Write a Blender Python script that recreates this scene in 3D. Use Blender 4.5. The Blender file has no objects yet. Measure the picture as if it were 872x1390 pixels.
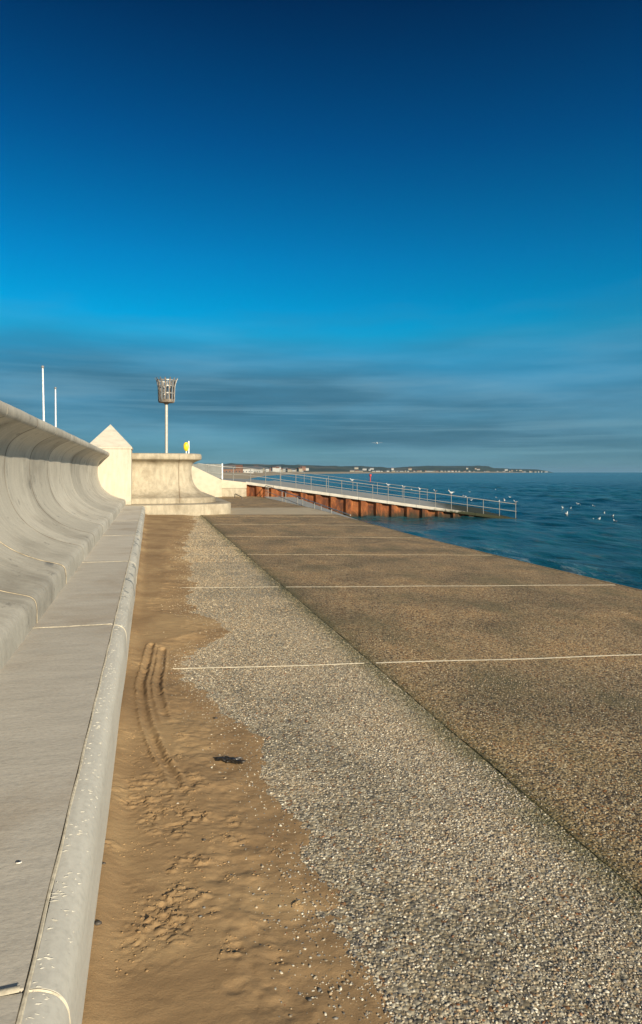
import bpy, math, random
import numpy as np
from mathutils import Vector, Matrix, noise as mn
R = math.radians
random.seed(7); rng = np.random.default_rng(11)
S = bpy.context.scene
COL = S.collection

# ------------------------------------------------------------------ camera, sky, sun, exposure
HAZE = 4e-5; EYE = 1.65; FPX = 900.0; YAW = math.atan(232/900.0)
cam = bpy.data.cameras.new('camera'); cam.sensor_fit = 'HORIZONTAL'; cam.sensor_width = 36
cam.lens = 36*FPX/872; cam.shift_y = -54/872; cam.clip_start = .05; cam.clip_end = 40000
co = bpy.data.objects.new('camera', cam); COL.objects.link(co)
co.location = (0, 0, EYE); co.rotation_euler = (R(90), 0, -YAW); S.camera = co

SUN_EL, SUN_AZ = 20.0, 159.0          # azimuth measured from +Y towards +X
sd = Vector((math.cos(R(SUN_EL))*math.sin(R(SUN_AZ)), math.cos(R(SUN_EL))*math.cos(R(SUN_AZ)), math.sin(R(SUN_EL))))
sl = bpy.data.lights.new('sun', 'SUN'); sl.energy = 4.8; sl.angle = R(.6); sl.color = (1, .87, .66)
so = bpy.data.objects.new('sun', sl); COL.objects.link(so)
so.rotation_euler = sd.to_track_quat('Z', 'Y').to_euler()
S.view_settings.view_transform = 'Standard'; S.view_settings.look = 'None'
S.view_settings.exposure = 0.48; S.view_settings.gamma = 1; S.view_settings.use_curve_mapping = False

W = bpy.data.worlds.new('World'); S.world = W; W.use_nodes = True
nt = W.node_tree; nt.nodes.clear()
def N(t, ty, **k):
    n = t.nodes.new(ty)
    for a, v in k.items():
        if a.startswith('i_'):
            key = a[2:]; key = int(key) if key.isdigit() else key.replace('_', ' ')
            n.inputs[key].default_value = v
        else: setattr(n, a, v)
    return n
def ramp(t, stops, fac=None, interp='LINEAR'):
    n = t.nodes.new('ShaderNodeValToRGB'); cr = n.color_ramp; cr.interpolation = interp
    while len(cr.elements) < len(stops): cr.elements.new(.5)
    for e, (p, c) in zip(cr.elements, stops):
        e.position = p; e.color = (c[0], c[1], c[2], 1) if hasattr(c, '__len__') else (c, c, c, 1)
    if fac is not None: t.links.new(fac, n.inputs[0])
    return n
def mix(t, a, b, fac, mode='MIX'):
    n = t.nodes.new('ShaderNodeMix'); n.data_type = 'RGBA'; n.blend_type = mode
    for sock, v in ((0, fac), (6, a), (7, b)):
        if hasattr(v, 'links'): t.links.new(v, n.inputs[sock])
        elif sock == 0: n.inputs[0].default_value = v
        else: n.inputs[sock].default_value = (v[0], v[1], v[2], 1)
    return n.outputs[2]
def mth(t, op, a, b=None, clamp=False):
    n = t.nodes.new('ShaderNodeMath'); n.operation = op; n.use_clamp = clamp
    for i, v in enumerate((a, b)):
        if v is None: continue
        if hasattr(v, 'links'): t.links.new(v, n.inputs[i])
        else: n.inputs[i].default_value = v
    return n.outputs[0]

tc = N(nt, 'ShaderNodeTexCoord')
sky = N(nt, 'ShaderNodeTexSky', sky_type='NISHITA', sun_disc=False, sun_elevation=R(SUN_EL), sun_rotation=R(SUN_AZ))
sky.altitude = 0; sky.dust_density = .6; sky.ozone_density = 3.0
sep = N(nt, 'ShaderNodeSeparateXYZ'); nt.links.new(tc.outputs['Generated'], sep.inputs[0])
TINT = [(0.0, (.34, .62, .85)), (.10, (.12, .56, .82)), (.20, (.0, .68, .83)), (.30, (.0, .53, .76)), (.44, (.0, .29, .52)), (.58, (.0, .118, .25)), (.75, (.30, .32, .34)), (.9, (.6, .6, .6))]
tint = ramp(nt, TINT, sep.outputs[2])
base = mix(nt, sky.outputs[0], tint.outputs[0], 1.0, 'MULTIPLY')
# streaky cloud bank lying low over the sea
mp = N(nt, 'ShaderNodeMapping'); mp.inputs['Scale'].default_value = (2.0, 2.0, 17)
nt.links.new(tc.outputs['Generated'], mp.inputs[0])
n1 = N(nt, 'ShaderNodeTexNoise', i_Scale=1.5, i_Detail=7.0, i_Roughness=.52); nt.links.new(mp.outputs[0], n1.inputs[0])
mp2 = N(nt, 'ShaderNodeMapping'); mp2.inputs['Scale'].default_value = (1.1, 1.1, 7); mp2.inputs['Location'].default_value = (3.1, 1.7, 0)
nt.links.new(tc.outputs['Generated'], mp2.inputs[0])
n2 = N(nt, 'ShaderNodeTexNoise', i_Scale=1.8, i_Detail=5.0); nt.links.new(mp2.outputs[0], n2.inputs[0])
wob = mth(nt, 'ADD', sep.outputs[2], mth(nt, 'MULTIPLY', mth(nt, 'SUBTRACT', n2.outputs[0], .5), .14))
cover = ramp(nt, [(0, .75), (.02, .8), (.05, .92), (.12, .88), (.175, .5), (.24, 0), (1, 0)], wob)
azi = N(nt, 'ShaderNodeTexNoise', i_Scale=2.2, i_Detail=4.0); mp4 = N(nt, 'ShaderNodeMapping'); mp4.inputs['Scale'].default_value = (1, 1, 5); nt.links.new(tc.outputs['Generated'], mp4.inputs[0]); nt.links.new(mp4.outputs[0], azi.inputs[0])
covm = mth(nt, 'MULTIPLY', cover.outputs[0], ramp(nt, [(.38, .78), (.55, 1)], azi.outputs[0]).outputs[0])
cloudcol = ramp(nt, [(.30, (.062, .185, .275)), (.47, (.092, .250, .36)), (.60, (.15, .36, .50)), (.75, (.24, .47, .60))], n1.outputs[0])
CL = N(nt, 'ShaderNodeVectorMath', operation='SCALE'); nt.links.new(cloudcol.outputs[0], CL.inputs[0]); CL.inputs[3].default_value = 4.9
mp3 = N(nt, 'ShaderNodeMapping'); mp3.inputs['Scale'].default_value = (2.0, 2.0, 75)
nt.links.new(tc.outputs['Generated'], mp3.inputs[0])
nfine = N(nt, 'ShaderNodeTexNoise', i_Scale=1.3, i_Detail=6.0, i_Roughness=.55); nt.links.new(mp3.outputs[0], nfine.inputs[0])
thin = mth(nt, 'MULTIPLY', ramp(nt, [(.50, 0), (.66, 1)], nfine.outputs[0]).outputs[0], ramp(nt, [(0, .7), (.06, .75), (.12, .35), (.2, 0)], sep.outputs[2]).outputs[0])
CLs = mix(nt, CL.outputs[0], (1.05, 2.15, 2.75), thin)
hz = ramp(nt, [(0, .85), (.018, .6), (.045, 0)], sep.outputs[2])
CL2 = mix(nt, CLs, (.95, 2.15, 2.75), mth(nt, 'MULTIPLY', hz.outputs[0], ramp(nt, [(.35, .25), (.6, 1)], nfine.outputs[0]).outputs[0]))
fin = mix(nt, base, CL2, covm)
bg = N(nt, 'ShaderNodeBackground'); bg.inputs[1].default_value = .1
nt.links.new(fin, bg.inputs[0])
wo = N(nt, 'ShaderNodeOutputWorld'); nt.links.new(bg.outputs[0], wo.inputs[0])

# ------------------------------------------------------------------ helpers
def p2w(px, py, z=0.0):
    """point of the plan whose height is z seen at (px, py)"""
    yc = FPX*(EYE-z)/(py-641.0); return p2d(px, yc)
def p2d(px, yc):
    xc = (px-436)/FPX*yc
    return (xc*math.cos(YAW)+yc*math.sin(YAW), -xc*math.sin(YAW)+yc*math.cos(YAW))
def zat(py, yc): return EYE-(py-641.0)*yc/FPX

def link(name, me, parent=None, loc=(0, 0, 0)):
    o = bpy.data.objects.new(name, me); COL.objects.link(o); o.location = loc
    if parent is not None: o.parent = parent
    return o
def tag(o, label=None, cat=None, group=None, kind=None):
    if label: o['label'] = label
    if cat: o['category'] = cat
    if group: o['group'] = group
    if kind: o['kind'] = kind
    return o
def thing(name, label, cat, loc, group=None, rz=0):
    o = bpy.data.objects.new(name, None); COL.objects.link(o); o.location = loc; o.rotation_euler = (0, 0, rz)
    o.empty_display_size = .2
    return tag(o, label, cat, group)
def copy_tree(o, parent=None):
    c = o.copy(); COL.objects.link(c)
    if parent is not None: c.parent = parent
    for ch in [x for x in bpy.data.objects if x.parent == o]: copy_tree(ch, c)
    return c

class MB:
    def __init__(s): s.v = []; s.f = []; s.m = []
    def add(s, vs, fs, mi=0):
        b = len(s.v); s.v += [tuple(map(float, v)) for v in vs]
        s.f += [tuple(i+b for i in f) for f in fs]; s.m += [mi]*len(fs); return s
    def box(s, x0, x1, y0, y1, z0, z1, mi=0, M=None):
        vs = [(x, y, z) for z in (z0, z1) for y in (y0, y1) for x in (x0, x1)]
        if M is not None: vs = [M @ Vector(v) for v in vs]
        return s.add(vs, [(0, 2, 3, 1), (4, 5, 7, 6), (0, 1, 5, 4), (2, 6, 7, 3), (0, 4, 6, 2), (1, 3, 7, 5)], mi)
    def tube(s, pts, r, n=10, mi=0, cap=True):
        pts = [Vector(p) for p in pts]; rs = r if hasattr(r, '__len__') else [r]*len(pts)
        b = []; up = None
        for i, p in enumerate(pts):
            d = (pts[min(i+1, len(pts)-1)]-pts[max(i-1, 0)]).normalized()
            if up is None: up = Vector((0, 0, 1)) if abs(d.z) < .9 else Vector((1, 0, 0))
            a = d.cross(up).normalized(); c = a.cross(d).normalized(); up = c
            for k in range(n):
                t = 2*math.pi*k/n; b.append(p+(a*math.cos(t)+c*math.sin(t))*rs[i])
        fs = [(i*n+k, i*n+(k+1) % n, (i+1)*n+(k+1) % n, (i+1)*n+k) for i in range(len(pts)-1) for k in range(n)]
        if cap: fs += [tuple(range(n-1, -1, -1)), tuple((len(pts)-1)*n+k for k in range(n))]
        return s.add(b, fs, mi)
    def lathe(s, prof, n=24, c=(0, 0, 0), mi=0, cap=True):
        vs = [(c[0]+r*math.cos(2*math.pi*k/n), c[1]+r*math.sin(2*math.pi*k/n), c[2]+z) for r, z in prof for k in range(n)]
        fs = [(i*n+k, i*n+(k+1) % n, (i+1)*n+(k+1) % n, (i+1)*n+k) for i in range(len(prof)-1) for k in range(n)]
        if cap: fs += [tuple(range(n-1, -1, -1)), tuple((len(prof)-1)*n+k for k in range(n))]
        return s.add(vs, fs, mi)
    def prism(s, poly, z0, z1, mi=0):
        n = len(poly); z0s = z0 if hasattr(z0, '__len__') else [z0]*n; z1s = z1 if hasattr(z1, '__len__') else [z1]*n
        vs = [(p[0], p[1], z) for p, z in zip(poly, z0s)]+[(p[0], p[1], z) for p, z in zip(poly, z1s)]
        return s.add(vs, [tuple(range(n-1, -1, -1)), tuple(range(n, 2*n))]+[(k, (k+1) % n, n+(k+1) % n, n+k) for k in range(n)], mi)
    def build(s, name, mats, parent=None, loc=(0, 0, 0), smooth=35, off=None, bevel=0, recalc=True):
        vs = s.v
        if off is not None: vs = [(v[0]-off[0], v[1]-off[1], v[2]-off[2]) for v in vs]
        me = bpy.data.meshes.new(name); me.from_pydata(vs, [], s.f); me.update()
        for m in (mats if isinstance(mats, (list, tuple)) else [mats]): me.materials.append(m)
        for p, mi in zip(me.polygons, s.m): p.material_index = mi
        if recalc:
            import bmesh
            bm = bmesh.new(); bm.from_mesh(me); bmesh.ops.recalc_face_normals(bm, faces=bm.faces)
            if bevel: bmesh.ops.bevel(bm, geom=[e for e in bm.edges if e.is_manifold and e.calc_face_angle(0) > .6], offset=bevel, segments=2, profile=.6, affect='EDGES')
            bm.to_mesh(me); bm.free()
        if smooth:
            me.polygons.foreach_set('use_smooth', [True]*len(me.polygons)); me.set_sharp_from_angle(angle=R(smooth))
        return link(name, me, parent, loc)

def npmesh(name, V, F, mats, parent=None, smooth=True):
    """V (n,3), F (m,k) numpy"""
    me = bpy.data.meshes.new(name); V = np.ascontiguousarray(V, dtype=np.float32); F = np.ascontiguousarray(F, dtype=np.int32)
    me.vertices.add(len(V)); me.vertices.foreach_set('co', V.ravel())
    k = F.shape[1]; me.loops.add(F.size); me.loops.foreach_set('vertex_index', F.ravel())
    me.polygons.add(len(F)); me.polygons.foreach_set('loop_start', np.arange(0, F.size, k, dtype=np.int32))
    if smooth: me.polygons.foreach_set('use_smooth', np.ones(len(F), dtype=bool))
    me.update(calc_edges=True); me.validate()
    for m in (mats if isinstance(mats, (list, tuple)) else [mats]): me.materials.append(m)
    return link(name, me, parent)
def gridF(nx, ny):
    i = np.arange(nx-1); j = np.arange(ny-1); I, J = np.meshgrid(i, j); a = (J*nx+I).ravel()
    return np.stack([a, a+1, a+1+nx, a+nx], 1)

def h2(ix, iy, s):
    v = np.sin(ix*127.1+iy*311.7+s*74.7)*43758.5453; return v-np.floor(v)
def vn(x, y, s=0):
    xi = np.floor(x); yi = np.floor(y); fx = x-xi; fy = y-yi; fx = fx*fx*(3-2*fx); fy = fy*fy*(3-2*fy)
    return (h2(xi, yi, s)*(1-fx)+h2(xi+1, yi, s)*fx)*(1-fy)+(h2(xi, yi+1, s)*(1-fx)+h2(xi+1, yi+1, s)*fx)*fy
def fbm(x, y, o=4, s=0):
    r = 0; a = .5; t = 0
    for k in range(o): r = r+a*vn(x*2**k+k*17.3, y*2**k-k*9.1, s+k); t += a; a *= .5
    return r/t-.5

# ------------------------------------------------------------------ materials
def mat(name):
    m = bpy.data.materials.new(name); m.use_nodes = True; t = m.node_tree; p = t.nodes['Principled BSDF']; return m, t, p
def vec(t, scale=(1, 1, 1), rot=(0, 0, 0)):
    c = N(t, 'ShaderNodeTexCoord'); g = N(t, 'ShaderNodeMapping'); g.inputs['Scale'].default_value = scale; g.inputs['Rotation'].default_value = rot
    t.links.new(c.outputs['Object'], g.inputs[0]); return g.outputs[0]
def noi(t, v, sc, det=5, ro=.55, dist=0):
    n = N(t, 'ShaderNodeTexNoise', i_Scale=sc, i_Detail=det, i_Roughness=ro, i_Distortion=dist); t.links.new(v, n.inputs[0]); return n.outputs[0]
def bump(t, p, hs):
    """hs: list of (height socket, strength, distance)"""
    prev = None
    for h, st, d in hs:
        b = N(t, 'ShaderNodeBump'); b.inputs['Strength'].default_value = st; b.inputs['Distance'].default_value = d
        t.links.new(h, b.inputs['Height'])
        if prev: t.links.new(prev, b.inputs['Normal'])
        prev = b.outputs[0]
    t.links.new(prev, p.inputs['Normal'])
def concrete(name, c0, c1, stain=(.16, .14, .11), streak=(1, 1, 1), stain_amt=.5, bst=.25, panel=0, rough=.85, pores=True, joints=False, tide=False, blots=False):
    m, t, p = mat(name); v = vec(t); vs = vec(t, streak)
    a = noi(t, v, .9, 6, .6, .4); b = noi(t, vs, 3.0, 7, .62); f = noi(t, v, 45, 4, .6)
    col = mix(t, c0, c1, ramp(t, [(.3, 0), (.7, 1)], b).outputs[0])
    col = mix(t, col, stain, mth(t, 'MULTIPLY', ramp(t, [(.5, 0), (.72, 1)], a).outputs[0], stain_amt))
    col = mix(t, col, (.5, .5, .5), mth(t, 'MULTIPLY', .35, 1.0), 'MULTIPLY') if False else col
    sp = ramp(t, [(.25, .72), (.5, 1.0), (.75, 1.12)], f).outputs[0]
    col = mix(t, col, sp, .55, 'MULTIPLY')
    if panel:
        c = N(t, 'ShaderNodeTexCoord'); s = N(t, 'ShaderNodeSeparateXYZ'); t.links.new(c.outputs['Object'], s.inputs[0])
        k = mth(t, 'FLOOR', mth(t, 'DIVIDE', s.outputs[1], panel)); w = N(t, 'ShaderNodeTexWhiteNoise', noise_dimensions='1D'); t.links.new(k, w.inputs['W'])
        col = mix(t, col, ramp(t, [(0, .8), (1, 1.08)], w.outputs[0]).outputs[0], .8, 'MULTIPLY')
        if joints:
            fr = mth(t, 'FRACT', mth(t, 'ADD', mth(t, 'DIVIDE', s.outputs[1], panel), .5)); dj = mth(t, 'ABSOLUTE', mth(t, 'SUBTRACT', fr, .5))
            jm = mth(t, 'MULTIPLY', ramp(t, [(0, 1), (.006, .9), (.012, .35), (.03, 0)], dj).outputs[0], ramp(t, [(.35, .5), (.55, 1)], a).outputs[0])
            col = mix(t, col, (.13, .11, .085), jm)
            col = mix(t, col, (.10, .10, .095), mth(t, 'MULTIPLY', ramp(t, [(.60, 0), (.66, .75)], noi(t, vec(t, (3, 1.2, 1.2)), 2.4, 6, .7)).outputs[0], .6))
    if tide:
        c = N(t, 'ShaderNodeTexCoord'); s = N(t, 'ShaderNodeSeparateXYZ'); t.links.new(c.outputs['Object'], s.inputs[0])
        tz = mth(t, 'ADD', s.outputs[2], mth(t, 'MULTIPLY', mth(t, 'SUBTRACT', b, .5), .7))
        col = mix(t, (.035, .038, .018), col, ramp(t, [(.0, 0), (.35, .0), (.6, 1)], mth(t, 'ADD', tz, 1.42)).outputs[0])
    if blots:
        c = N(t, 'ShaderNodeTexCoord'); s = N(t, 'ShaderNodeSeparateXYZ'); t.links.new(c.outputs['Object'], s.inputs[0])
        bm2 = mth(t, 'MULTIPLY', ramp(t, [(.54, 0), (.60, 1)], noi(t, vec(t, (1.5, .8, 1)), 4.0, 6, .75)).outputs[0], ramp(t, [(.0, 0), (.25, 1)], mth(t, 'DIVIDE', mth(t, 'ADD', s.outputs[1], 3.8), 6.0)).outputs[0])
        col = mix(t, col, (.13, .15, .155), mth(t, 'MULTIPLY', bm2, .85))
    t.links.new(col, p.inputs['Base Color']); p.inputs['Roughness'].default_value = rough; p.inputs['Specular IOR Level'].default_value = .3
    hs = [(b, bst, .02), (f, bst*.8, .004)]
    if pores:
        vo = N(t, 'ShaderNodeTexVoronoi', i_Scale=28); t.links.new(v, vo.inputs[0])
        hs.append((ramp(t, [(.03, 0), (.09, 1)], vo.outputs[0]).outputs[0], .3, .004))
    bump(t, p, hs); return m
def plain(name, c, rough=.5, metal=0, var=.25, sc=12, b=.1):
    m, t, p = mat(name); v = vec(t); n = noi(t, v, sc, 4)
    col = mix(t, tuple(x*(1-var) for x in c), tuple(min(1, x*(1+var)) for x in c), ramp(t, [(.3, 0), (.7, 1)], n).outputs[0])
    t.links.new(col, p.inputs['Base Color']); p.inputs['Roughness'].default_value = rough; p.inputs['Metallic'].default_value = metal
    bump(t, p, [(n, b, .005)]); return m

M = {}
M['wall'] = concrete('sea_wall_concrete', (.61, .57, .48), (.49, .455, .385), streak=(1.4, 3.5, .5), stain_amt=.5, panel=2.0, joints=True)
M['coping'] = concrete('coping_concrete', (.60, .55, .455), (.47, .43, .355), streak=(1, 1.5, 3), stain_amt=.4)
M['step'] = concrete('step_concrete', (.62, .57, .485), (.53, .485, .41), stain=(.36, .27, .18), streak=(.8, 1.9, 1), stain_amt=.55, bst=.35, panel=4.04)
M['nose'] = concrete('nosing_concrete', (.62, .59, .51), (.53, .505, .44), streak=(4, .6, 4), stain_amt=.25, bst=.15, blots=True)
M['terrace'] = concrete('terrace_concrete', (.52, .45, .335), (.34, .295, .22), stain=(.20, .155, .10), streak=(2.6, 2.6, .8), stain_amt=.9)
M['pillar'] = concrete('pillar_render', (.61, .55, .445), (.50, .445, .35), stain=(.33, .27, .19), streak=(3, 3, .7), stain_amt=.6, bst=.12)
M['cream'] = concrete('cream_render', (.62, .545, .415), (.53, .46, .35), stain=(.36, .29, .2), stain_amt=.5, bst=.1)
M['mastic'] = plain('mortar_joint', (.60, .53, .40), .9, var=.3, sc=40)
M['jointdark'] = plain('sandy_joint', (.46, .38, .26), .95, var=.4, sc=18)
M['splash'] = plain('lime_splash', (.50, .475, .41), .9)
M['deck'] = concrete('slipway_concrete', (.36, .36, .33), (.27, .275, .26), streak=(.6, 2, 1), stain_amt=.4, tide=True)
M['kerbwhite'] = concrete('slipway_kerb_concrete', (.62, .58, .50), (.50, .46, .39), stain=(.26, .19, .12), stain_amt=.4, bst=.1, tide=True)
M['galv'] = plain('galvanised_steel', (.31, .30, .275), .45, .35, .2, 20)
M['darksteel'] = plain('dark_weathered_steel', (.08, .075, .07), .6, .3)
M['whitepaint'] = plain('white_paint', (.78, .78, .76), .4)
M['polebeige'] = plain('beacon_pole_paint', (.52, .48, .42), .5, .1, .12)
M['rustbar'] = plain('rust_stained_steel', (.22, .18, .14), .7, .1, .55, 9)
M['yellow'] = plain('yellow_plastic', (.85, .62, .02), .35, var=.08)
M['rustjoint'] = plain('brown_joint_stain', (.22, .15, .09), .9)
M['red'] = plain('red_paint', (.55, .05, .04), .5)
M['greypanel'] = plain('grey_board', (.21, .215, .20), .7, var=.15, sc=3)
M['cap'] = plain('grey_cap', (.2, .2, .2), .5)

def aggregate(name, stones, mortar, scale, bst, moss=0.0, speck=1.0, mortar_amt=.35, near_grey=False):
    m, t, p = mat(name); v = vec(t)
    vo = N(t, 'ShaderNodeTexVoronoi', i_Scale=scale); t.links.new(v, vo.inputs[0])
    sc = N(t, 'ShaderNodeSeparateColor'); t.links.new(vo.outputs['Color'], sc.inputs[0])
    st = ramp(t, stones, sc.outputs[0], 'CONSTANT')
    big = noi(t, v, .8, 6, .6, .5); mid = noi(t, v, 6, 5)
    col = mix(t, st.outputs[0], mortar, mth(t, 'MULTIPLY', ramp(t, [(.35, .2), (.65, 1)], mid).outputs[0], mortar_amt))
    edge = ramp(t, [(.55, 1.0), (.95, .55)], mth(t, 'MULTIPLY', vo.outputs['Distance'], 1.3)).outputs[0]
    col = mix(t, col, edge, .7, 'MULTIPLY')
    col = mix(t, col, ramp(t, [(.36, (.70, .70, .66)), (.5, (1, .98, .93)), (.62, (1.2, 1.12, 1.0))], big).outputs[0], 1, 'MULTIPLY')
    if near_grey:
        c = N(t, 'ShaderNodeTexCoord'); s = N(t, 'ShaderNodeSeparateXYZ'); t.links.new(c.outputs['Object'], s.inputs[0])
        yy = mth(t, 'ADD', s.outputs[1], mth(t, 'MULTIPLY', mth(t, 'SUBTRACT', big, .5), 5.0))
        col = mix(t, col, (.90, .96, 1.04), ramp(t, [(.25, 1), (.62, 0)], mth(t, 'DIVIDE', yy, 10.0)).outputs[0], 'MULTIPLY')
        al = ramp(t, [(.5, 0), (.66, .5)], noi(t, vec(t, (1, .5, 1)), 1.3, 6, .65)).outputs[0]
        col = mix(t, col, (.13, .12, .055), al)
    if moss:
        c = N(t, 'ShaderNodeTexCoord'); s = N(t, 'ShaderNodeSeparateXYZ'); t.links.new(c.outputs['Object'], s.inputs[0])
        d = mth(t, 'ABSOLUTE', mth(t, 'SUBTRACT', mth(t, 'ADD', s.outputs[0], mth(t, 'MULTIPLY', mth(t, 'SUBTRACT', mid, .5), .25)), 1.90))
        mk = ramp(t, [(0, moss), (.03, moss*.8), (.14, moss*.25), (.3, 0)], d).outputs[0]
        col = mix(t, col, (.085, .080, .022), mk)
    t.links.new(col, p.inputs['Base Color']); p.inputs['Roughness'].default_value = .7; p.inputs['Specular IOR Level'].default_value = .35
    inv = mth(t, 'SUBTRACT', 1.0, vo.outputs['Distance'])
    bump(t, p, [(big, .2, .03), (inv, bst, 1.0/scale*.6), (noi(t, v, scale*1.6, 2), .4, .003)])
    return m
STONES_GREY = [(0, (.12, .11, .09)), (.10, (.32, .27, .19)), (.28, (.50, .42, .29)), (.45, (.26, .24, .21)), (.58, (.60, .53, .40)), (.76, (.42, .33, .21)), (.86, (.72, .66, .52)), (.96, (.28, .14, .06))]
STONES_BROWN = [(0, (.07, .05, .03)), (.13, (.33, .215, .10)), (.32, (.48, .335, .17)), (.5, (.17, .12, .07)), (.62, (.59, .44, .245)), (.8, (.36, .24, .12)), (.9, (.72, .58, .37)), (.96, (.32, .13, .04))]
M['agg_left'] = aggregate('exposed_aggregate_grey', STONES_GREY, (.47, .385, .26), 62, .5, moss=.85)
M['agg_right'] = aggregate('exposed_aggregate_brown', STONES_BROWN, (.38, .255, .125), 68, .6, moss=.7, near_grey=True, mortar_amt=.15)
M['paleslab'] = concrete('pale_slab_concrete', (.52, .43, .29), (.42, .34, .23), streak=(.5, 1.5, 1), stain_amt=.25)

def sandmat():
    m, t, p = mat('damp_beach_sand'); v = vec(t)
    a = noi(t, v, 1.1, 5, .6, .6); f = noi(t, v, 420, 3, .7); g = noi(t, v, 60, 4, .65); w = noi(t, vec(t, (1, 3.5, 1), (0, 0, .25)), 7, 5, .6)
    col = ramp(t, [(.32, (.28, .180, .092)), (.5, (.37, .242, .124)), (.68, (.49, .335, .172))], a).outputs[0]
    col = mix(t, col, ramp(t, [(.3, .78), (.7, 1.16)], f).outputs[0], .7, 'MULTIPLY')
    col = mix(t, col, ramp(t, [(.3, .85), (.7, 1.1)], w).outputs[0], .7, 'MULTIPLY')
    t.links.new(col, p.inputs['Base Color']); p.inputs['Roughness'].default_value = .9; p.inputs['Specular IOR Level'].default_value = .15
    bump(t, p, [(w, .12, .02), (noi(t, v, 130, 4, .75), .45, .004), (g, .2, .005), (f, .4, .0015)]); return m
M['sand'] = sandmat()
def farsand():
    m, t, p = mat('far_beach'); v = vec(t); a = noi(t, v, .03, 6)
    t.links.new(ramp(t, [(.35, (.24, .18, .11)), (.6, (.42, .34, .22))], a).outputs[0], p.inputs['Base Color']); p.inputs['Roughness'].default_value = .95; return m
M['farsand'] = farsand()
def rust():
    m, t, p = mat('rusty_sheet_pile'); v = vec(t, (1, 1, .35)); a = noi(t, v, 1.6, 7, .65, .8); f = noi(t, vec(t), 14, 5, .65)
    col = ramp(t, [(.28, (.035, .015, .008)), (.42, (.13, .038, .012)), (.56, (.28, .085, .022)), (.72, (.46, .18, .055))], a).outputs[0]
    col = mix(t, col, ramp(t, [(.3, .6), (.7, 1.2)], f).outputs[0], .7, 'MULTIPLY')
    c = N(t, 'ShaderNodeTexCoord'); s = N(t, 'ShaderNodeSeparateXYZ'); t.links.new(c.outputs['Object'], s.inputs[0])
    wl = mth(t, 'ADD', s.outputs[2], mth(t, 'MULTIPLY', mth(t, 'SUBTRACT', a, .5), 1.2))
    wl = mth(t, 'ADD', wl, 1.5)
    weed = ramp(t, [(.12, 1), (.55, .0)], wl).outputs[0]
    col = mix(t, col, (.022, .022, .010), mth(t, 'MULTIPLY', weed, .9))
    t.links.new(col, p.inputs['Base Color']); p.inputs['Roughness'].default_value = .8; bump(t, p, [(f, .5, .01)]); return m
M['rust'] = rust()
def water():
    m, t, p = mat('sea_water'); v = vec(t); vs = vec(t, (1, .45, 1), (0, 0, R(18)))
    a = noi(t, vs, .14, 6, .6); b = noi(t, vs, 1.3, 7, .68); c = noi(t, vs, 6, 5, .65); d = noi(t, vec(t, (.02, .006, 1)), 1.0, 4)
    col = mix(t, (.006, .068, .088), (.016, .108, .135), ramp(t, [(.35, 0), (.65, 1)], a).outputs[0])
    col = mix(t, col, (.12, .075, .045), mth(t, 'MULTIPLY', ramp(t, [(.54, 0), (.66, 1)], b).outputs[0], .42))  # brownish reflections on the chop, mixed into the water's base colour
    # foam, where swell breaks against the foot of the apron
    cc = N(t, 'ShaderNodeTexCoord'); s = N(t, 'ShaderNodeSeparateXYZ'); t.links.new(cc.outputs['Object'], s.inputs[0])
    near = ramp(t, [(0, 1), (.45, .85), (1, 0)], mth(t, 'DIVIDE', mth(t, 'SUBTRACT', mth(t, 'ADD', s.outputs[0], mth(t, 'MULTIPLY', noi(t, v, .5, 3), 1.6)), 11.2), 4.5)).outputs[0]
    fm = mth(t, 'MULTIPLY', ramp(t, [(.50, 0), (.62, 1)], noi(t, vs, 2.2, 7, .7, .5)).outputs[0], near)
    yf = ramp(t, [(.0, 1), (.45, .9), (1, 0)], mth(t, 'DIVIDE', s.outputs[1], 32)).outputs[0]
    fm = mth(t, 'MULTIPLY', fm, yf)
    col = mix(t, col, (.50, .60, .68), mth(t, 'MULTIPLY', fm, .5))
    t.links.new(col, p.inputs['Base Color'])
    t.links.new(mth(t, 'ADD', .16, mth(t, 'MULTIPLY', fm, .5)), p.inputs['Roughness'])
    p.inputs['IOR'].default_value = 1.33; p.inputs['Specular IOR Level'].default_value = .38
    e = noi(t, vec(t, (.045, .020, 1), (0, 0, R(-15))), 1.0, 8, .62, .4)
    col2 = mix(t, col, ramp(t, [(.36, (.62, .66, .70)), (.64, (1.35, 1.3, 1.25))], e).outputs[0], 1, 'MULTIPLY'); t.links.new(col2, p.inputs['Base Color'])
    bump(t, p, [(e, .6, 3.0), (a, .35, .9), (b, .85, .22), (c, .7, .05)]); return m
M['water'] = water()
def hillmat():
    m, t, p = mat('wooded_hillside'); v = vec(t, (1, .5, 1))
    vo = N(t, 'ShaderNodeTexVoronoi', i_Scale=.006); t.links.new(v, vo.inputs[0]); sc = N(t, 'ShaderNodeSeparateColor'); t.links.new(vo.outputs['Color'], sc.inputs[0])
    col = ramp(t, [(0, (.012, .028, .014)), (.5, (.025, .042, .018)), (.78, (.05, .06, .028)), (.92, (.11, .10, .06))], sc.outputs[0], 'CONSTANT').outputs[0]
    col = mix(t, col, (.022, .04, .018), ramp(t, [(.45, 0), (.55, .8)], noi(t, vec(t), .008, 6, .65)).outputs[0])
    t.links.new(col, p.inputs['Base Color']); p.inputs['Roughness'].default_value = .95; return m
M['hill'] = hillmat()
M['grass'] = plain('rough_grass', (.07, .08, .03), .95, var=.4, sc=.05)

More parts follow.
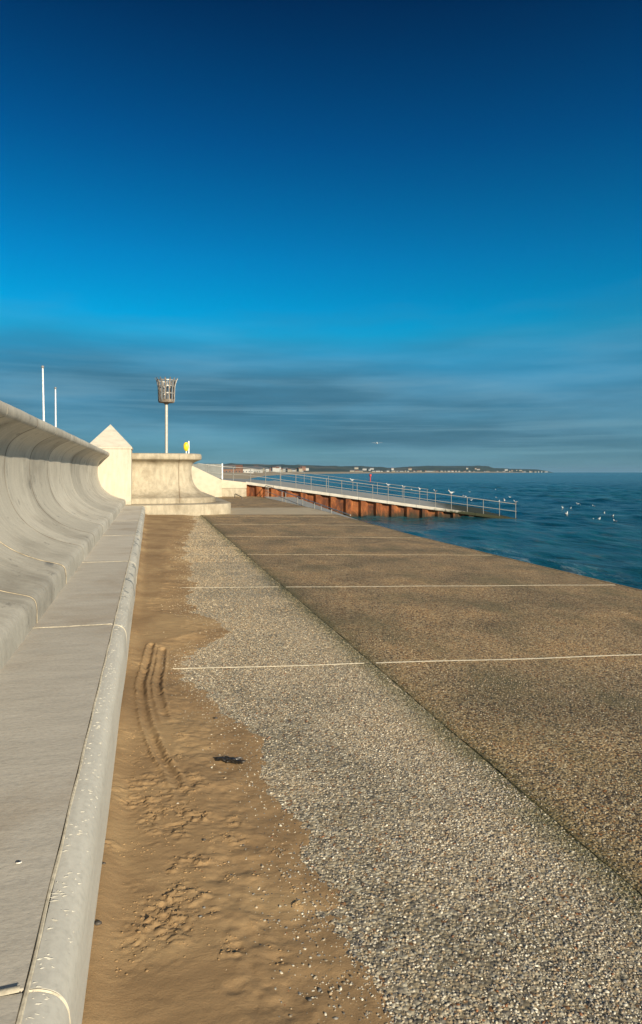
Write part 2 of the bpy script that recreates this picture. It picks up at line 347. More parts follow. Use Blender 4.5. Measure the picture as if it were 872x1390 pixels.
# ------------------------------------------------------------------ ground
def gz(X, Y):
    """surface of the apron: falls towards the sea, flattens beyond the terrace"""
    X = np.asarray(X, float); Y = np.asarray(Y, float)
    s = .028+(.010-.028)*np.clip((Y-18)/12, 0, 1); return -s*np.clip(X, 0, None)
SEA = -1.5; EDGE = 7.5; SEAM = 1.92; YEND = 47.0
def sheet(name, xs, ys, zf, m, kind='structure', parent=None):
    xs = np.array(xs); ys = np.array(ys); X, Y = np.meshgrid(xs, ys)
    Z = zf(X, Y) if callable(zf) else np.full_like(X, zf)
    o = npmesh(name, np.stack([X.ravel(), Y.ravel(), np.asarray(Z).ravel()], 1), gridF(len(xs), len(ys)), m, parent)
    if kind and parent is None: o['kind'] = kind
    return o
sheet('promenade_paving', np.linspace(-.25, SEAM-.003, 12), np.linspace(-3, 26.0, 60), gz, M['agg_left'])
sheet('apron_paving', np.linspace(SEAM+.003, EDGE, 12), np.linspace(-3, 26.6, 60), lambda x, y: gz(x, y)-.002, M['agg_right'])
sheet('ground_bed', np.linspace(-.3, EDGE-.05, 12), np.linspace(-3.2, YEND+12, 60), lambda x, y: gz(x, y)-.03, M['darksteel'] if False else M['step'])
sheet('pale_paving', np.linspace(-.25, EDGE, 12), np.linspace(26.6, 31.5, 12), lambda x, y: gz(x, y)+.002, M['paleslab'])
sheet('far_paving', np.linspace(-.25, EDGE, 12), np.linspace(31.5, YEND, 20), gz, M['agg_right'])
# seaward face of the apron
o = MB(); ys = np.linspace(-3, YEND, 60)
for a, b in zip(ys[:-1], ys[1:]):
    za, zb = float(gz(EDGE, a)), float(gz(EDGE, b))
    o.add([(EDGE-.04, a, za+.004), (EDGE-.04, b, zb+.004), (EDGE+.02, b, zb+.002), (EDGE+.02, a, za+.002), (EDGE+.04, a, za-.05), (EDGE+.04, b, zb-.05), (EDGE+.35, a, -3.0), (EDGE+.35, b, -3.0)],
          [(0, 3, 2, 1), (3, 4, 5, 2), (4, 6, 7, 5)])
o = o.build('apron_edge', M['agg_right'], recalc=False); o['kind'] = 'structure'
# upper promenade behind the wall
sheet('upper_promenade', [-60, -20, -2.3], [-5, 10, 28.6, 60, 120], 1.3, M['paleslab'])
o = MB(); o.prism([(-.75, 28.9), (1.2, 28.9), (1.6, 30), (1.6, 60), (-2.3, 60), (-2.3, 28.6), (-.75, 28.6)], -.1, 1.3)
o = o.build('upper_terrace_ground', M['paleslab']); o['kind'] = 'structure'

# mortar joints across the slabs (built as thin wandering fillets)
JY = [5.70+4.04*k for k in range(-1, 6)]
def fillet(pts, w, zoff, m, name, parent=None, zf=gz, seed=0):
    P = []; n = len(pts)
    for i, (x, y) in enumerate(pts):
        a = pts[max(i-1, 0)]; b = pts[min(i+1, n-1)]; dx, dy = b[0]-a[0], b[1]-a[1]; L = math.hypot(dx, dy); nx, ny = -dy/L, dx/L
        ww = w*(.75+.6*float(vn(np.array(x*9.0), np.array(y*9.0+seed), 3)))
        z = float(zf(x, y))+zoff
        P += [(x+nx*ww, y+ny*ww, z-.004), (x+nx*ww*.5, y+ny*ww*.5, z), (x-nx*ww*.5, y-ny*ww*.5, z), (x-nx*ww, y-ny*ww, z-.004)]
    F = [(i*4+k, i*4+k+1, i*4+k+5, i*4+k+4) for i in range(n-1) for k in range(3)]
    o = MB().add(P, F).build(name, m, parent); return o
for k, y0 in enumerate(JY):
    pts = [(x, y0-.05*x+.012*math.sin(x*3+k)) for x in np.arange(SEAM+.03, EDGE-.03, .06)]
    o = fillet(pts, .012 if k < 3 else .007, .005, M['mastic'] if k < 3 else M['jointdark'], 'paving_joint', seed=k); o['kind'] = 'structure'
    pts = [(x, y0-.05*x+.012*math.sin(x*3+k)) for x in np.arange(.1, SEAM-.03, .06)]
    o = fillet(pts, .009 if k < 3 else .006, .0075, M['mastic'] if k < 3 else M['jointdark'], 'paving_joint', seed=k+20); o['kind'] = 'structure'

mp_ = []; g = np.random.default_rng(8)
mb = MB(); yy = 1.2                                   # moss and grit bedded in the long seam
M['moss'] = plain('green_black_moss', (.060, .055, .018), .95, var=.5, sc=30, b=.6)
while yy < 26:
    L = g.uniform(.05, .35); w = g.uniform(.004, .016); n_ = max(3, int(L/.03)); P = []
    for i in range(n_+1):
        t = i/n_; a = math.sin(t*math.pi)**.5; y_ = yy+L*t; xo = SEAM+.006*math.sin(y_*4)+g.uniform(-.004, .004)
        z = float(gz(xo, y_)); P += [(xo-w*a*g.uniform(.6, 1.5), y_, z-.002), (xo, y_, z+.0045*a), (xo+w*a*g.uniform(.5, 1.2), y_, z-.003)]
    mb.add(P, [(3*i+k, 3*i+k+1, 3*i+k+4, 3*i+k+3) for i in range(n_) for k in range(2)]); yy += L+g.uniform(0, .12)*(1 if g.uniform() < .7 else 3)
tag(mb.build('seam_moss', M['moss']), 'dark green moss growing along the long seam between the two slabs', 'moss', kind='stuff')

# ------------------------------------------------------------------ drifted sand
BND = np.array([(1.0, .62), (2.3, .62), (3.05, .66), (3.6, .58), (4.2, .62), (4.9, .47), (5.3, .33), (5.8, .27), (6.2, .38), (6.9, .85), (7.3, .76), (8.0, .5), (8.7, .44), (10, .62), (12, .62), (15.5, .76), (18, .98), (21, 1.35), (25.5, 1.6), (27, 1.7)])
def sand_h(X, Y):
    b = np.interp(Y, BND[:, 0], BND[:, 1])
    d = b-X+.34*fbm(X*2.6, Y*2.0, 5, 4)+.16*fbm(X*12, Y*12, 4, 9)
    h = np.where(d > .2, np.clip(.011+(d-.2)*.12, 0, .036), d*.055); h = np.clip(h, -.02, .036)
    pile = .035*np.exp(-((X+.19)/.06)**2)*(.6+1.2*vn(X*0+2, Y*1.5, 6)-.3)
    h = h+pile
    amp = np.clip(d*4, 0, 1)
    h = h+.0035*fbm(X*32, Y*26, 4, 19)*np.clip(1-d*3, 0, 1)
    h = h+amp*(.010*fbm(X*2.0, Y*1.3, 3, 1)+.0035*fbm(X*9, Y*16, 4, 2)+.0016*fbm(X*45, Y*60, 3, 3))
    # scuffed patches and footprints
    for (px, py, r, a) in SCUFF:
        x, y = p2w(px, py, .03)
        ix = (np.abs(X-x) < r*1.9) & (np.abs(Y-y) < r*2.3)
        if not ix.any(): continue
        x_, y_ = X[ix], Y[ix]
        wx_ = x_+.35*r*fbm(x_*18, y_*18, 3, 61); wy_ = y_+.35*r*fbm(x_*18+9, y_*18, 3, 62)
        m = np.exp(-(((wx_-x)/r)**2+((wy_-y)/(r*1.2))**2)**1.6)
        ridge = 1-np.abs(fbm(wx_*30+px, wy_*26+py, 3, 5))*5.5
        tt = np.clip((vn(x_*34+px, y_*38, 5)-.38)*3.2, 0, 1)
        brk = np.clip((vn(x_*13+py, y_*11, 33)+.45*fbm(x_*30, y_*30, 3, 34)-.38)*3.5, 0, 1)
        lump = np.clip((fbm(wx_*24+px, wy_*30+py, 4, 5)+.06)*5, 0, 1)
        h[ix] += np.clip(m*1.5, 0, 1)*brk*(a*.58*lump*(.5+.5*vn(x_*70, y_*70, 2))+a*.5*fbm(x_*75, y_*90, 4, 8)-a*.16)
    for tr in TRACKS:
        T = [p2w(px, py, .03) for px, py in tr]; tx = [q[0] for q in T]; ty = [q[1] for q in T]
        ix = (X > min(tx)-.15) & (X < max(tx)+.15) & (Y > min(ty)-.15) & (Y < max(ty)+.15)
        if not ix.any(): continue
        x_, y_ = X[ix], Y[ix]; dist = np.full(x_.shape, 9.0)
        for (x0, y0), (x1, y1) in zip(T[:-1], T[1:]):
            L2 = (x1-x0)**2+(y1-y0)**2; t = np.clip(((x_-x0)*(x1-x0)+(y_-y0)*(y1-y0))/L2, 0, 1)
            dist = np.minimum(dist, np.hypot(x_-x0-t*(x1-x0), y_-y0-t*(y1-y0)))
        dist = dist+.010*fbm(x_*22, y_*22, 3, 7)
        k = np.clip(.35+1.1*vn(x_*3, y_*3.5, 71), .3, 1)*np.clip((y_-min(ty))/.5+.25, 0, 1)
        h0_ = h[ix].copy()
        h[ix] += k*(-.013*np.exp(-(dist/.020)**4)*(1+.5*fbm(x_*50, y_*90, 2, 3))+.010*np.exp(-((dist-.040)/.011)**2)*(.4+1.2*vn(x_*55, y_*55, 9)))
        h[ix] = np.maximum(h[ix], np.minimum(h0_, .006))
    return h
TRACKS = [[(206, 876), (200, 900), (192, 930), (194, 955), (200, 985), (209, 1008), (219, 1030), (232, 1048), (246, 1078)],
          [(221, 880), (219, 900), (214, 925), (216, 945), (221, 965), (228, 982)]]
SCUFF = [(175, 1003, .07, .018), (188, 1025, .09, .018), (243, 1000, .06, .016), (240, 1030, .07, .016), (215, 1045, .08, .015), (200, 1075, .15, .016), (255, 1062, .10, .016), (190, 1092, .10, .015), (238, 1098, .06, .014),
         (264, 1083, .05, .014), (230, 1112, .12, .022), (228, 1125, .10, .018), (275, 1108, .05, .018), (317, 1110, .05, .014), (320, 1135, .05, .016), (375, 1140, .045, .016), (187, 1155, .06, .018), (258, 1185, .11, .020), (303, 1168, .03, .016),
         (313, 1187, .022, .024), (282, 1168, .03, .015), (240, 1205, .13, .022), (195, 1230, .10, .018), (225, 1240, .09, .022), (255, 1212, .08, .024), (215, 1268, .12, .020), (245, 1262, .07, .018), (312, 1285, .04, .022), (398, 1195, .014, .030), (405, 1215, .018, .030),
         (180, 1285, .10, .018), (375, 1290, .03, .012), (195, 860, .12, .012), (175, 890, .08, .015), (185, 905, .06, .012), (200, 815, .16, .012), (215, 780, .2, .010), (190, 790, .15, .012), (205, 740, .3, .012), (230, 760, .25, .009),
         (175, 950, .06, .012), (180, 1040, .07, .015), (160, 1100, .06, .012), (150, 1160, .04, .012), (330, 1060, .05, .010), (290, 1240, .03, .014), (345, 1250, .025, .012), (300, 1130, .03, .016), (350, 1180, .02, .014), (285, 1140, .03, .012)]
def sandpatch(name, ys, dx, label):
    xs = np.arange(-.24, 1.95, dx); X, Y = np.meshgrid(xs, ys); h = sand_h(X, Y); Z = gz(X, Y)+h
    V = np.stack([X.ravel(), Y.ravel(), Z.ravel()], 1); F = gridF(len(xs), len(ys))
    keep = (h.ravel()[F] > -.0195).any(1); F = F[keep]
    used = np.unique(F); mp_ = np.full(len(V), -1); mp_[used] = np.arange(len(used))
    return V[used], mp_[F]
ysand = np.concatenate([np.arange(1.0, 5.0, .0062), np.arange(5.0, 10.0, .013), np.arange(10.0, 26.05, .04)])
V, F = sandpatch('sand', ysand, .0075, '')
o = npmesh('drifted_sand', V, F, M['sand']); tag(o, 'yellow brown damp sand drifted over the paving along the foot of the step', 'sand', kind='stuff')

# ------------------------------------------------------------------ loose / exposed shingle on the near slab: real stones
def icosa():
    p = (1+5**.5)/2; v = np.array([(-1, p, 0), (1, p, 0), (-1, -p, 0), (1, -p, 0), (0, -1, p), (0, 1, p), (0, -1, -p), (0, 1, -p), (p, 0, -1), (p, 0, 1), (-p, 0, -1), (-p, 0, 1)], float)
    v /= np.linalg.norm(v[0])
    f = np.array([(0, 11, 5), (0, 5, 1), (0, 1, 7), (0, 7, 10), (0, 10, 11), (1, 5, 9), (5, 11, 4), (11, 10, 2), (10, 7, 6), (7, 1, 8), (3, 9, 4), (3, 4, 2), (3, 2, 6), (3, 6, 8), (3, 8, 9), (4, 9, 5), (2, 4, 11), (6, 2, 10), (8, 6, 7), (9, 8, 1)])
    return v, f
def stones(n, x0, x1, y0, y1, r0, r1, sandfade, prot, seed):
    g = np.random.default_rng(seed); X = g.uniform(x0, x1, n); Y = y0+(y1-y0)*g.uniform(0, 1, n)**1.25
    # keep only what a lens of this place could see
    yc = X*math.sin(YAW)+Y*math.cos(YAW); xc = X*math.cos(YAW)-Y*math.sin(YAW); ok = (yc > 1.7) & (xc/yc < .62)
    b = np.interp(Y, BND[:, 0], BND[:, 1])
    if sandfade: ok &= g.uniform(0, 1, n) < np.exp(-np.clip(sand_h(X, Y), 0, 1)/.0065)
    ok &= g.uniform(0, 1, n) < np.clip(.85+fbm(X*1.3, Y*1.1, 4, 40)*2.4, .35, 1)
    X, Y = X[ok], Y[ok]; n = len(X)
    r = r0+(r1-r0)*g.uniform(0, 1, n)**2.0
    v, f = icosa(); v = v[None]*(1+.28*g.uniform(-1, 1, (n, 12, 1)))
    sc = np.stack([r*g.uniform(.8, 1.35, n), r*g.uniform(.6, 1.0, n), r*g.uniform(.45, .8, n)], 1)[:, None]; v = v*sc
    a = g.uniform(0, 6.28, n); c, s = np.cos(a)[:, None], np.sin(a)[:, None]
    tl = g.uniform(-.4, .4, n)[:, None]; x, y, z = v[..., 0], v[..., 1], v[..., 2]; x, z = x-tl*z, z+tl*x
    x, y = x*c-y*s, x*s+y*c
    zb = gz(X, Y)+r*prot
    if sandfade:
        hs_ = sand_h(X, Y); zb = np.where(hs_ > r*.3, gz(X, Y)+hs_+r*g.uniform(-.6, .0, n), zb)
    V = np.stack([x+X[:, None], y+Y[:, None], z+zb[:, None]], 2).reshape(-1, 3)
    F = (f[None]+12*np.arange(n)[:, None, None]).reshape(-1, 3)
    return V, F, n, g, X, Y
def stonemat(name):
    m, t, p = mat(name); c = N(t, 'ShaderNodeVertexColor', layer_name='Col'); n = noi(t, vec(t), 160, 3)
    t.links.new(mix(t, c.outputs[0], ramp(t, [(.3, .7), (.7, 1.25)], n).outputs[0], .8, 'MULTIPLY'), p.inputs['Base Color'])
    p.inputs['Roughness'].default_value = .6; return m
M['stones'] = stonemat('shingle_stones')
def stoneobj(name, args, pal, wts, label):
    V, F, n, g, X, Y = stones(*args); o = npmesh(name, V, F, M['stones'], smooth=True)
    ci = g.choice(len(pal), n, p=np.array(wts)/sum(wts)); C = np.array(pal)[ci]*g.uniform(.75, 1.25, (n, 1)); wf = np.clip((Y-3)/6, 0, 1)[:, None]; C = C*(1+wf*np.array((.22, .08, -.12)))
    gm = np.exp(-((X-1.86+.1*fbm(X*5, Y*5, 3, 2))/.12)**2)*(vn(X*2, Y*1.2, 5) > .25)*g.uniform(.2, 1, n); C = C*(1-gm[:, None]*.75)+np.array((.12, .115, .04))*gm[:, None]*.75
    at = o.data.color_attributes.new('Col', 'FLOAT_COLOR', 'POINT'); C4 = np.ones((n, 12, 4), np.float32); C4[..., :3] = C[:, None]; at.data.foreach_set('color', C4.ravel())
    return tag(o, label, 'shingle', kind='stuff')
PAL = [(.10, .09, .08), (.28, .235, .17), (.42, .35, .25), (.22, .21, .19), (.52, .47, .37), (.36, .27, .17), (.66, .61, .50), (.28, .12, .05)]
stoneobj('shingle', (88000, .1, SEAM-.01, 1.3, 6.2, .0030, .0084, True, -.16, 3), PAL, [10, 16, 18, 14, 18, 14, 8, 2], 'grey and cream pebbles set thickly in the slab beside the sand')
stoneobj('shingle', (30000, .3, SEAM-.01, 12.5, 26, .006, .0115, True, -.1, 6), PAL, [6, 15, 24, 8, 22, 18, 7, 1], 'tan pebbles fading into the sand at the far end of the near slab')
o2 = stoneobj('shingle', (34000, .1, SEAM-.01, 6.2, 12.5, .004, .0088, True, -.16, 4), PAL, [8, 15, 22, 12, 20, 15, 7, 1], 'cream pebbles showing through the sand farther along the slab')
stoneobj('shingle', (50000, SEAM+.015, 5.2, 1.6, 6.8, .0026, .0060, False, -.25, 5), [(.10, .09, .07), (.24, .19, .13), (.33, .27, .185), (.19, .17, .14), (.43, .37, .27), (.55, .50, .40), (.26, .14, .07)], [12, 20, 18, 18, 10, 4, 2], 'small brown stones bedded in the seaward apron slab')

# crumbs of sand thrown up round the footprints
v0, f0 = icosa(); g = np.random.default_rng(31); CX = []; CY = []
for (px, py, rr_, a) in SCUFF:
    x, y = p2w(px, py, .03); k = int(420*rr_**.8*min(1, 4/y)*a/.018); CX += list(x+g.normal(0, rr_*.62, k)); CY += list(y+g.normal(0, rr_*.8, k))
CX = np.array(CX); CY = np.array(CY); b = np.interp(CY, BND[:, 0], BND[:, 1]); ok = (CX > -.16) & (CX < b-.05); CX, CY = CX[ok], CY[ok]; n = len(CX)
r_ = .0014+.0042*g.uniform(0, 1, n)**3
VV = v0[None]*(1+.3*g.uniform(-1, 1, (n, 12, 1)))*np.stack([r_*g.uniform(.8, 1.6, n), r_*g.uniform(.7, 1.2, n), r_*.5], 1)[:, None]
VV = VV+np.stack([CX, CY, gz(CX, CY)+sand_h(CX, CY)+r_*.1], 1)[:, None]
o = npmesh('sand_crumbs', VV.reshape(-1, 3), (f0[None]+12*np.arange(n)[:, None, None]).reshape(-1, 3), M['sand']); tag(o, 'small crumbs of sand scattered around the footprints', 'sand', kind='stuff')

# ------------------------------------------------------------------ the curved sea wall
def catmull(P, k=5):
    P = [Vector((*p, 0)) for p in P]; out = []
    for i in range(len(P)-1):
        p0, p1, p2, p3 = P[max(i-1, 0)], P[i], P[i+1], P[min(i+2, len(P)-1)]
        for j in range(k):
            t = j/k; q = .5*((2*p1)+(-p0+p2)*t+(2*p0-5*p1+4*p2-p3)*t*t+(-p0+3*p1-3*p2+p3)*t**3); out.append((q.x, q.y))
    out.append((P[-1].x, P[-1].y)); return out
FACE = [(.635, -.2), (.635, .38), (.632, .50), (.618, .565), (.585, .598), (.53, .618), (.35, .665), (.15, .745), (0, .835), (-.15, .965), (-.27, 1.13), (-.35, 1.33), (-.395, 1.56), (-.40, 1.78), (-.375, 1.95), (-.31, 2.08), (-.20, 2.175), (-.08, 2.24), (-.025, 2.262)]
def lip(h): return [(.0, 2.44-h+.0), (.028, 2.44-h+.035), (.034, 2.44-h*.5), (.024, 2.40), (-.02, 2.434), (-.10, 2.44)]
def profile(h):
    f = FACE if h < .2 else [p if p[1] < 1.9 else (p[0], p[1]-(h-.17)*(p[1]-1.9)/.36) for p in FACE]
    return catmull(f, 4)+lip(h)+[(-.50, 2.44), (-.56, 2.42), (-.59, 2.37), (-.59, 2.20), (-.62, .9), (-.62, -.2)]
def sweep(prof, frames, caps=True):
    n = len(prof); mb = MB(); vs = []
    for fr in frames: vs += [fr(u, z) for u, z in prof]
    fs = [(i*n+k, i*n+(k+1) % n, (i+1)*n+(k+1) % n, (i+1)*n+k) for i in range(len(frames)-1) for k in range(n)]
    if caps: fs += [tuple(range(n)), tuple((len(frames)-1)*n+k for k in range(n-1, -1, -1))]
    return mb.add(vs, fs)
WX = -1.56; WEND = 27.0
prof = profile(.17)
def fr_y(y, g=0):
    # g: depth of the joint groove, bites only the seaward face
    def f(u, z):
        gg = g if (z > .0 and u > -.45) else 0
        w = .004*math.sin(y*3.1+z*2)+.003*math.sin(y*7.7)
        return (WX+u-gg+w*(z > .45), y, z-(gg if u > -.4 and z > 2.43 else 0))
    return f
frames = []; y = -6.0
while y < WEND-.05:
    a = y; b = min(y+2.0, WEND)
    frames += [fr_y(a+.012 if a > -6 else a)]+[fr_y(a+(b-a)*k/6) for k in range(1, 6)]
    if b < WEND: frames += [fr_y(b-.014), fr_y(b-.008, .022), fr_y(b+.008, .022)]
    else: frames += [fr_y(b)]
    y = b
wall = thing('sea_wall', 'long curved concrete sea wall with an overhanging rounded coping at left', 'sea wall', (WX, 10, 0))
sweep(prof, frames).build('wall_face', M['wall'], wall, off=(WX, 10, 0), smooth=40)
for jy, w in ((6.0, .010), (8.0, .007)):     # pale filler in some joints, a bead following the profile
    P = [(u, z) for u, z in catmull(FACE, 4) if .37 < z < 1.35]; mb = MB(); vs = []
    for u, z in P: vs += [(WX+u+.001, jy-w, z), (WX+u+.006, jy, z+.004), (WX+u+.001, jy+w, z)]
    mb.add(vs, [(3*i+k, 3*i+k+1, 3*i+k+4, 3*i+k+3) for i in range(len(P)-1) for k in range(2)])
    mb.build('joint_filler', M['jointdark'], wall, off=(WX, 10, 0))
for y0, z0 in ((13.2, 1.1), (15.1, 1.05), (17.2, 1.12), (18.9, 1.08), (10.9, 1.0)):     # cast-in lifting eyes
    pass

# step along the foot of the wall
step = thing('long_step', 'low concrete step running along the foot of the curved sea wall', 'step', (-.5, 10, 0))
SB = -.93; CR = -.295
def stepz(x, y): return .38
tb = MB(); ys_ = [-6.0]; 
for k in range(-3, 6): ys_.append(5.80+4.04*k) if 5.80+4.04*k > -6 else None
ys_.append(26.1)
for a, b in zip(ys_[:-1], ys_[1:]):
    a2, b2 = a+.008, b-.008; m = 14
    vs = []; 
    for i in range(m+1):
        yy = a2+(b2-a2)*i/m; vs += [(SB-.01, yy, -.1), (SB-.01, yy, .38), (CR-.3, yy, .381), (CR-.008, yy, .376), (CR-.006, yy, .33), (CR-.006, yy, -.1)]
    fs = [(6*i+k, 6*i+(k+1) % 6, 6*i+6+(k+1) % 6, 6*i+6+k) for i in range(m) for k in range(6)]+[tuple(range(6)), tuple(6*m+k for k in range(5, -1, -1))]
    tb.add(vs, fs)
tb.build('step_tread', M['step'], step, off=(-.5, 10, 0), smooth=30)
NP = catmull([(CR+.004, .372), (-.262, .368), (-.226, .350), (-.203, .318), (-.194, .27), (-.190, .15), (-.187, -.1)], 4)
for a, b in zip(ys_[:-1], ys_[1:]):
    m = 24; vs = []; n = len(NP)+2
    for i in range(m+1):
        yy = a+.007+(b-a-.014)*i/m
        vs += [(x+.0025*math.sin(yy*2.3+z*9), yy, z+.0015*math.sin(yy*5)) for x, z in NP]+[(CR+.004, yy, -.1), (CR+.004, yy, .2)]
    mb = MB().add(vs, [(n*i+k, n*i+(k+1) % n, n*(i+1)+(k+1) % n, n*(i+1)+k) for i in range(m) for k in range(n)]+[tuple(range(n)), tuple(n*m+k for k in range(n-1, -1, -1))])
    mb.build('step_nosing', M['nose'], step, off=(-.5, 10, 0), smooth=40)
# mortar line along the crease and across the joints, lumpy
pts = [(CR+.0015*math.sin(y*11), y) for y in np.arange(-5.9, 26.0, .035)]
o = fillet(pts, .0055, .3775, M['mastic'], 'crease_mortar', step, zf=lambda x, y: 0); o.location = (.5, -10, 0)
for jy in ys_[1:-1]:
    pts = [(x, jy+.003*math.sin(x*20)) for x in np.arange(SB+.0, CR, .02)]
    o = fillet(pts, .011, .386, M['mastic'], 'joint_mortar', step, zf=lambda x, y: 0); o.location = (.5, -10, 0)
    mb = MB(); vs = []
    for x, z in NP: vs += [(x-.002, jy-.008, z-.002), (x+.002, jy, z+.003), (x-.002, jy+.008, z-.002)]
    mb.add(vs, [(3*i+k, 3*i+k+1, 3*i+k+4, 3*i+k+3) for i in range(len(NP)-1) for k in range(2)])
    mb.build('joint_mortar', M['mastic'], step, off=(-.5, 10, 0))
# splashes of dried mortar on the nosing
mb = MB(); g = np.random.default_rng(5)
for i in range(380):
    t = g.uniform(0, 1); yy = 1.6+t**1.3*9; u = g.uniform(0, 1)**1.2*.075; x = CR+.012+u; zt = np.interp(x, [p[0] for p in NP[:14]], [p[1] for p in NP[:14]])
    L = g.uniform(.002, .011)*(1+.4*(u < .05)); w = g.uniform(.0015, .0035); a = g.uniform(-.5, .3); c, s = math.cos(a), math.sin(a)
    vs = [(x+px*L*c-py*w*s, yy+px*L*s+py*w*c, zt+.001+pz*.002-abs(px)*.001*0) for px, py, pz in ((-1, 0, -.5), (0, -1, -.5), (1, 0, -.5), (0, 1, -.5), (0, 0, 1))]
    mb.add(vs, [(0, 1, 4), (1, 2, 4), (2, 3, 4), (3, 0, 4)])
mb.build('mortar_splashes', M['splash'], step, off=(-.5, 10, 0))['kind'] = 'stuff'

# ------------------------------------------------------------------ pillar with pyramid cap
PX0, PX1, PY0, PY1 = -2.36, -.72, 27.0, 28.6
pl = thing('capped_pillar', 'cream rendered square pillar with a pyramid cap at the end of the curved wall', 'pillar', (-1.54, 27.8, 0))
ZE = zat(608, 26.2); ZA = zat(577, 27.0)
MB().box(PX0, PX1, PY0, PY1, -.2, ZE-.05).build('pillar_shaft', M['pillar'], pl, off=(-1.54, 27.8, 0), bevel=.02)
mb = MB(); e = .03
mb.box(PX0-e, PX1+e, PY0-e, PY1+e, ZE-.05, ZE+.03)
mb.build('cap_band', M['pillar'], pl, off=(-1.54, 27.8, 0), bevel=.012)
cx, cy = (PX0+PX1)/2, (PY0+PY1)/2
mb = MB().add([(PX0-e, PY0-e, ZE+.03), (PX1+e, PY0-e, ZE+.03), (PX1+e, PY1+e, ZE+.03), (PX0-e, PY1+e, ZE+.03), (cx, cy, ZA)], [(0, 1, 4), (1, 2, 4), (2, 3, 4), (3, 0, 4), (3, 2, 1, 0)])
mb.build('pyramid_cap', M['coping'], pl, off=(-1.54, 27.8, 0), smooth=0)

# ------------------------------------------------------------------ terrace: the same curved wall turned round a bastion
tr = thing('curved_terrace', 'pale stained concrete terrace with a curved face and rounded corner beyond the pillar', 'terrace', (1, 29, 0))
prof2 = profile(.26)
def fr_t(ox, oy, nx, ny, g=0):
    return lambda u, z: (ox+nx*(u-(g if u > -.45 and z > 0 else 0)), oy+ny*(u-(g if u > -.45 and z > 0 else 0)), z)
TY = 28.1; rr = .95; AX = 2.12-rr; fr = []
for x in np.linspace(-.72, AX-.02, 8): fr.append(fr_t(x, TY, 0, -1))
fr += [fr_t(AX-.01, TY, 0, -1, .02), fr_t(AX+.01, TY, 0, -1, .02)]
for k in range(13):
    a = -90+90*k/12; fr.append(fr_t(AX+rr*math.cos(R(a)), TY+rr+rr*math.sin(R(a)), math.cos(R(a)), math.sin(R(a))))
for yy in (30.5, 33.0, 36.0): fr.append(fr_t(AX+rr, yy, 1, 0))
sweep(prof2, fr).build('terrace_wall', M['terrace'], tr, off=(1, 29, 0), smooth=40)
P = [(u, z) for u, z in prof2 if -.3 < z and z < 2.2 and u > -.45][:75]
mb = MB(); mb.tube([(AX, TY-(u-.010), z) for u, z in P if z > .38], .014, 6); mb.build('corner_joint', M['rustjoint'], tr, off=(1, 29, 0))
F_ = [(-.20, 26.12), (.9, 26.22), (2.0, 26.42), (2.6, 26.62), (3.0, 26.95), (3.22, 27.4), (3.3, 28.2), (3.3, 34.0)]
poly = F_+[(2.6, 34.0), (2.3, 29.5), (1.0, 28.0), (-.7, 28.0), (-.95, 27.2), (-.95, 26.12)]
MB().prism(poly, -.3, [.385]*len(poly)).build('terrace_base', M['terrace'], tr, off=(1, 29, 0), bevel=.035, smooth=50)

# ------------------------------------------------------------------ beacon basket on its pole
yb = 31.0; bx, by = p2d(226, yb); zb0 = zat(545, yb); zb1 = zat(514.5, yb)
bc = thing('beacon_brazier', 'tall beacon with an iron fire basket on a pole behind the terrace', 'beacon', (bx, by, 1.3))
MB().tube([(0, 0, 0), (0, 0, zb0-1.3-.04)], .068, 16).build('pole', M['polebeige'], bc)
MB().lathe([(.16, 0), (.16, .02), (.09, .025), (.09, .10)], 20).build('base_flange', M['polebeige'], bc)
mb = MB(); mb.lathe([(.09, -.12), (.16, -.055), (.355, -.05), (.36, -.03), (.36, .10), (.345, .10), (.345, -.02), (0.01, -.02)], 28, (0, 0, zb0-1.3), cap=False)
mb.build('basket_floor', M['rustbar'], bc)
H = zb1-zb0
def brad(t): return .36+.03*t+.085*max(0, t-.6)**1.5/(.4**1.5)
for t, rt in ((.36, .012), (.68, .012), (.93, .010)):
    mb = MB(); r = brad(t); z = zb0-1.3+t*H
    mb.lathe([(r-.014, z-.022), (r+.004, z-.022), (r+.004, z+.022), (r-.014, z+.022), (r-.014, z-.022)], 28, cap=False)
    mb.build('basket_hoop', M['galv'], bc)
for k in range(14):
    a = 2*math.pi*k/14+.1; mb = MB(); vs = []
    for i in range(11):
        t = i/10*1.04; r = brad(t)+.012+(.03 if i == 10 else 0); z = zb0-1.3+t*H
        for dr, da in ((-.007, -.034), (.007, -.034), (.007, .034), (-.007, .034)):
            w = da*(1 if i < 10 else .5); vs.append(((r+dr)*math.cos(a)-w*math.sin(a), (r+dr)*math.sin(a)+w*math.cos(a), z))
    mb.add(vs, [(4*i+q, 4*i+(q+1) % 4, 4*i+4+(q+1) % 4, 4*i+4+q) for i in range(10) for q in range(4)]+[(3, 2, 1, 0), (40, 41, 42, 43)])
    mb.build('basket_slat', M['rustbar'] if k % 3 else M['galv'], bc)

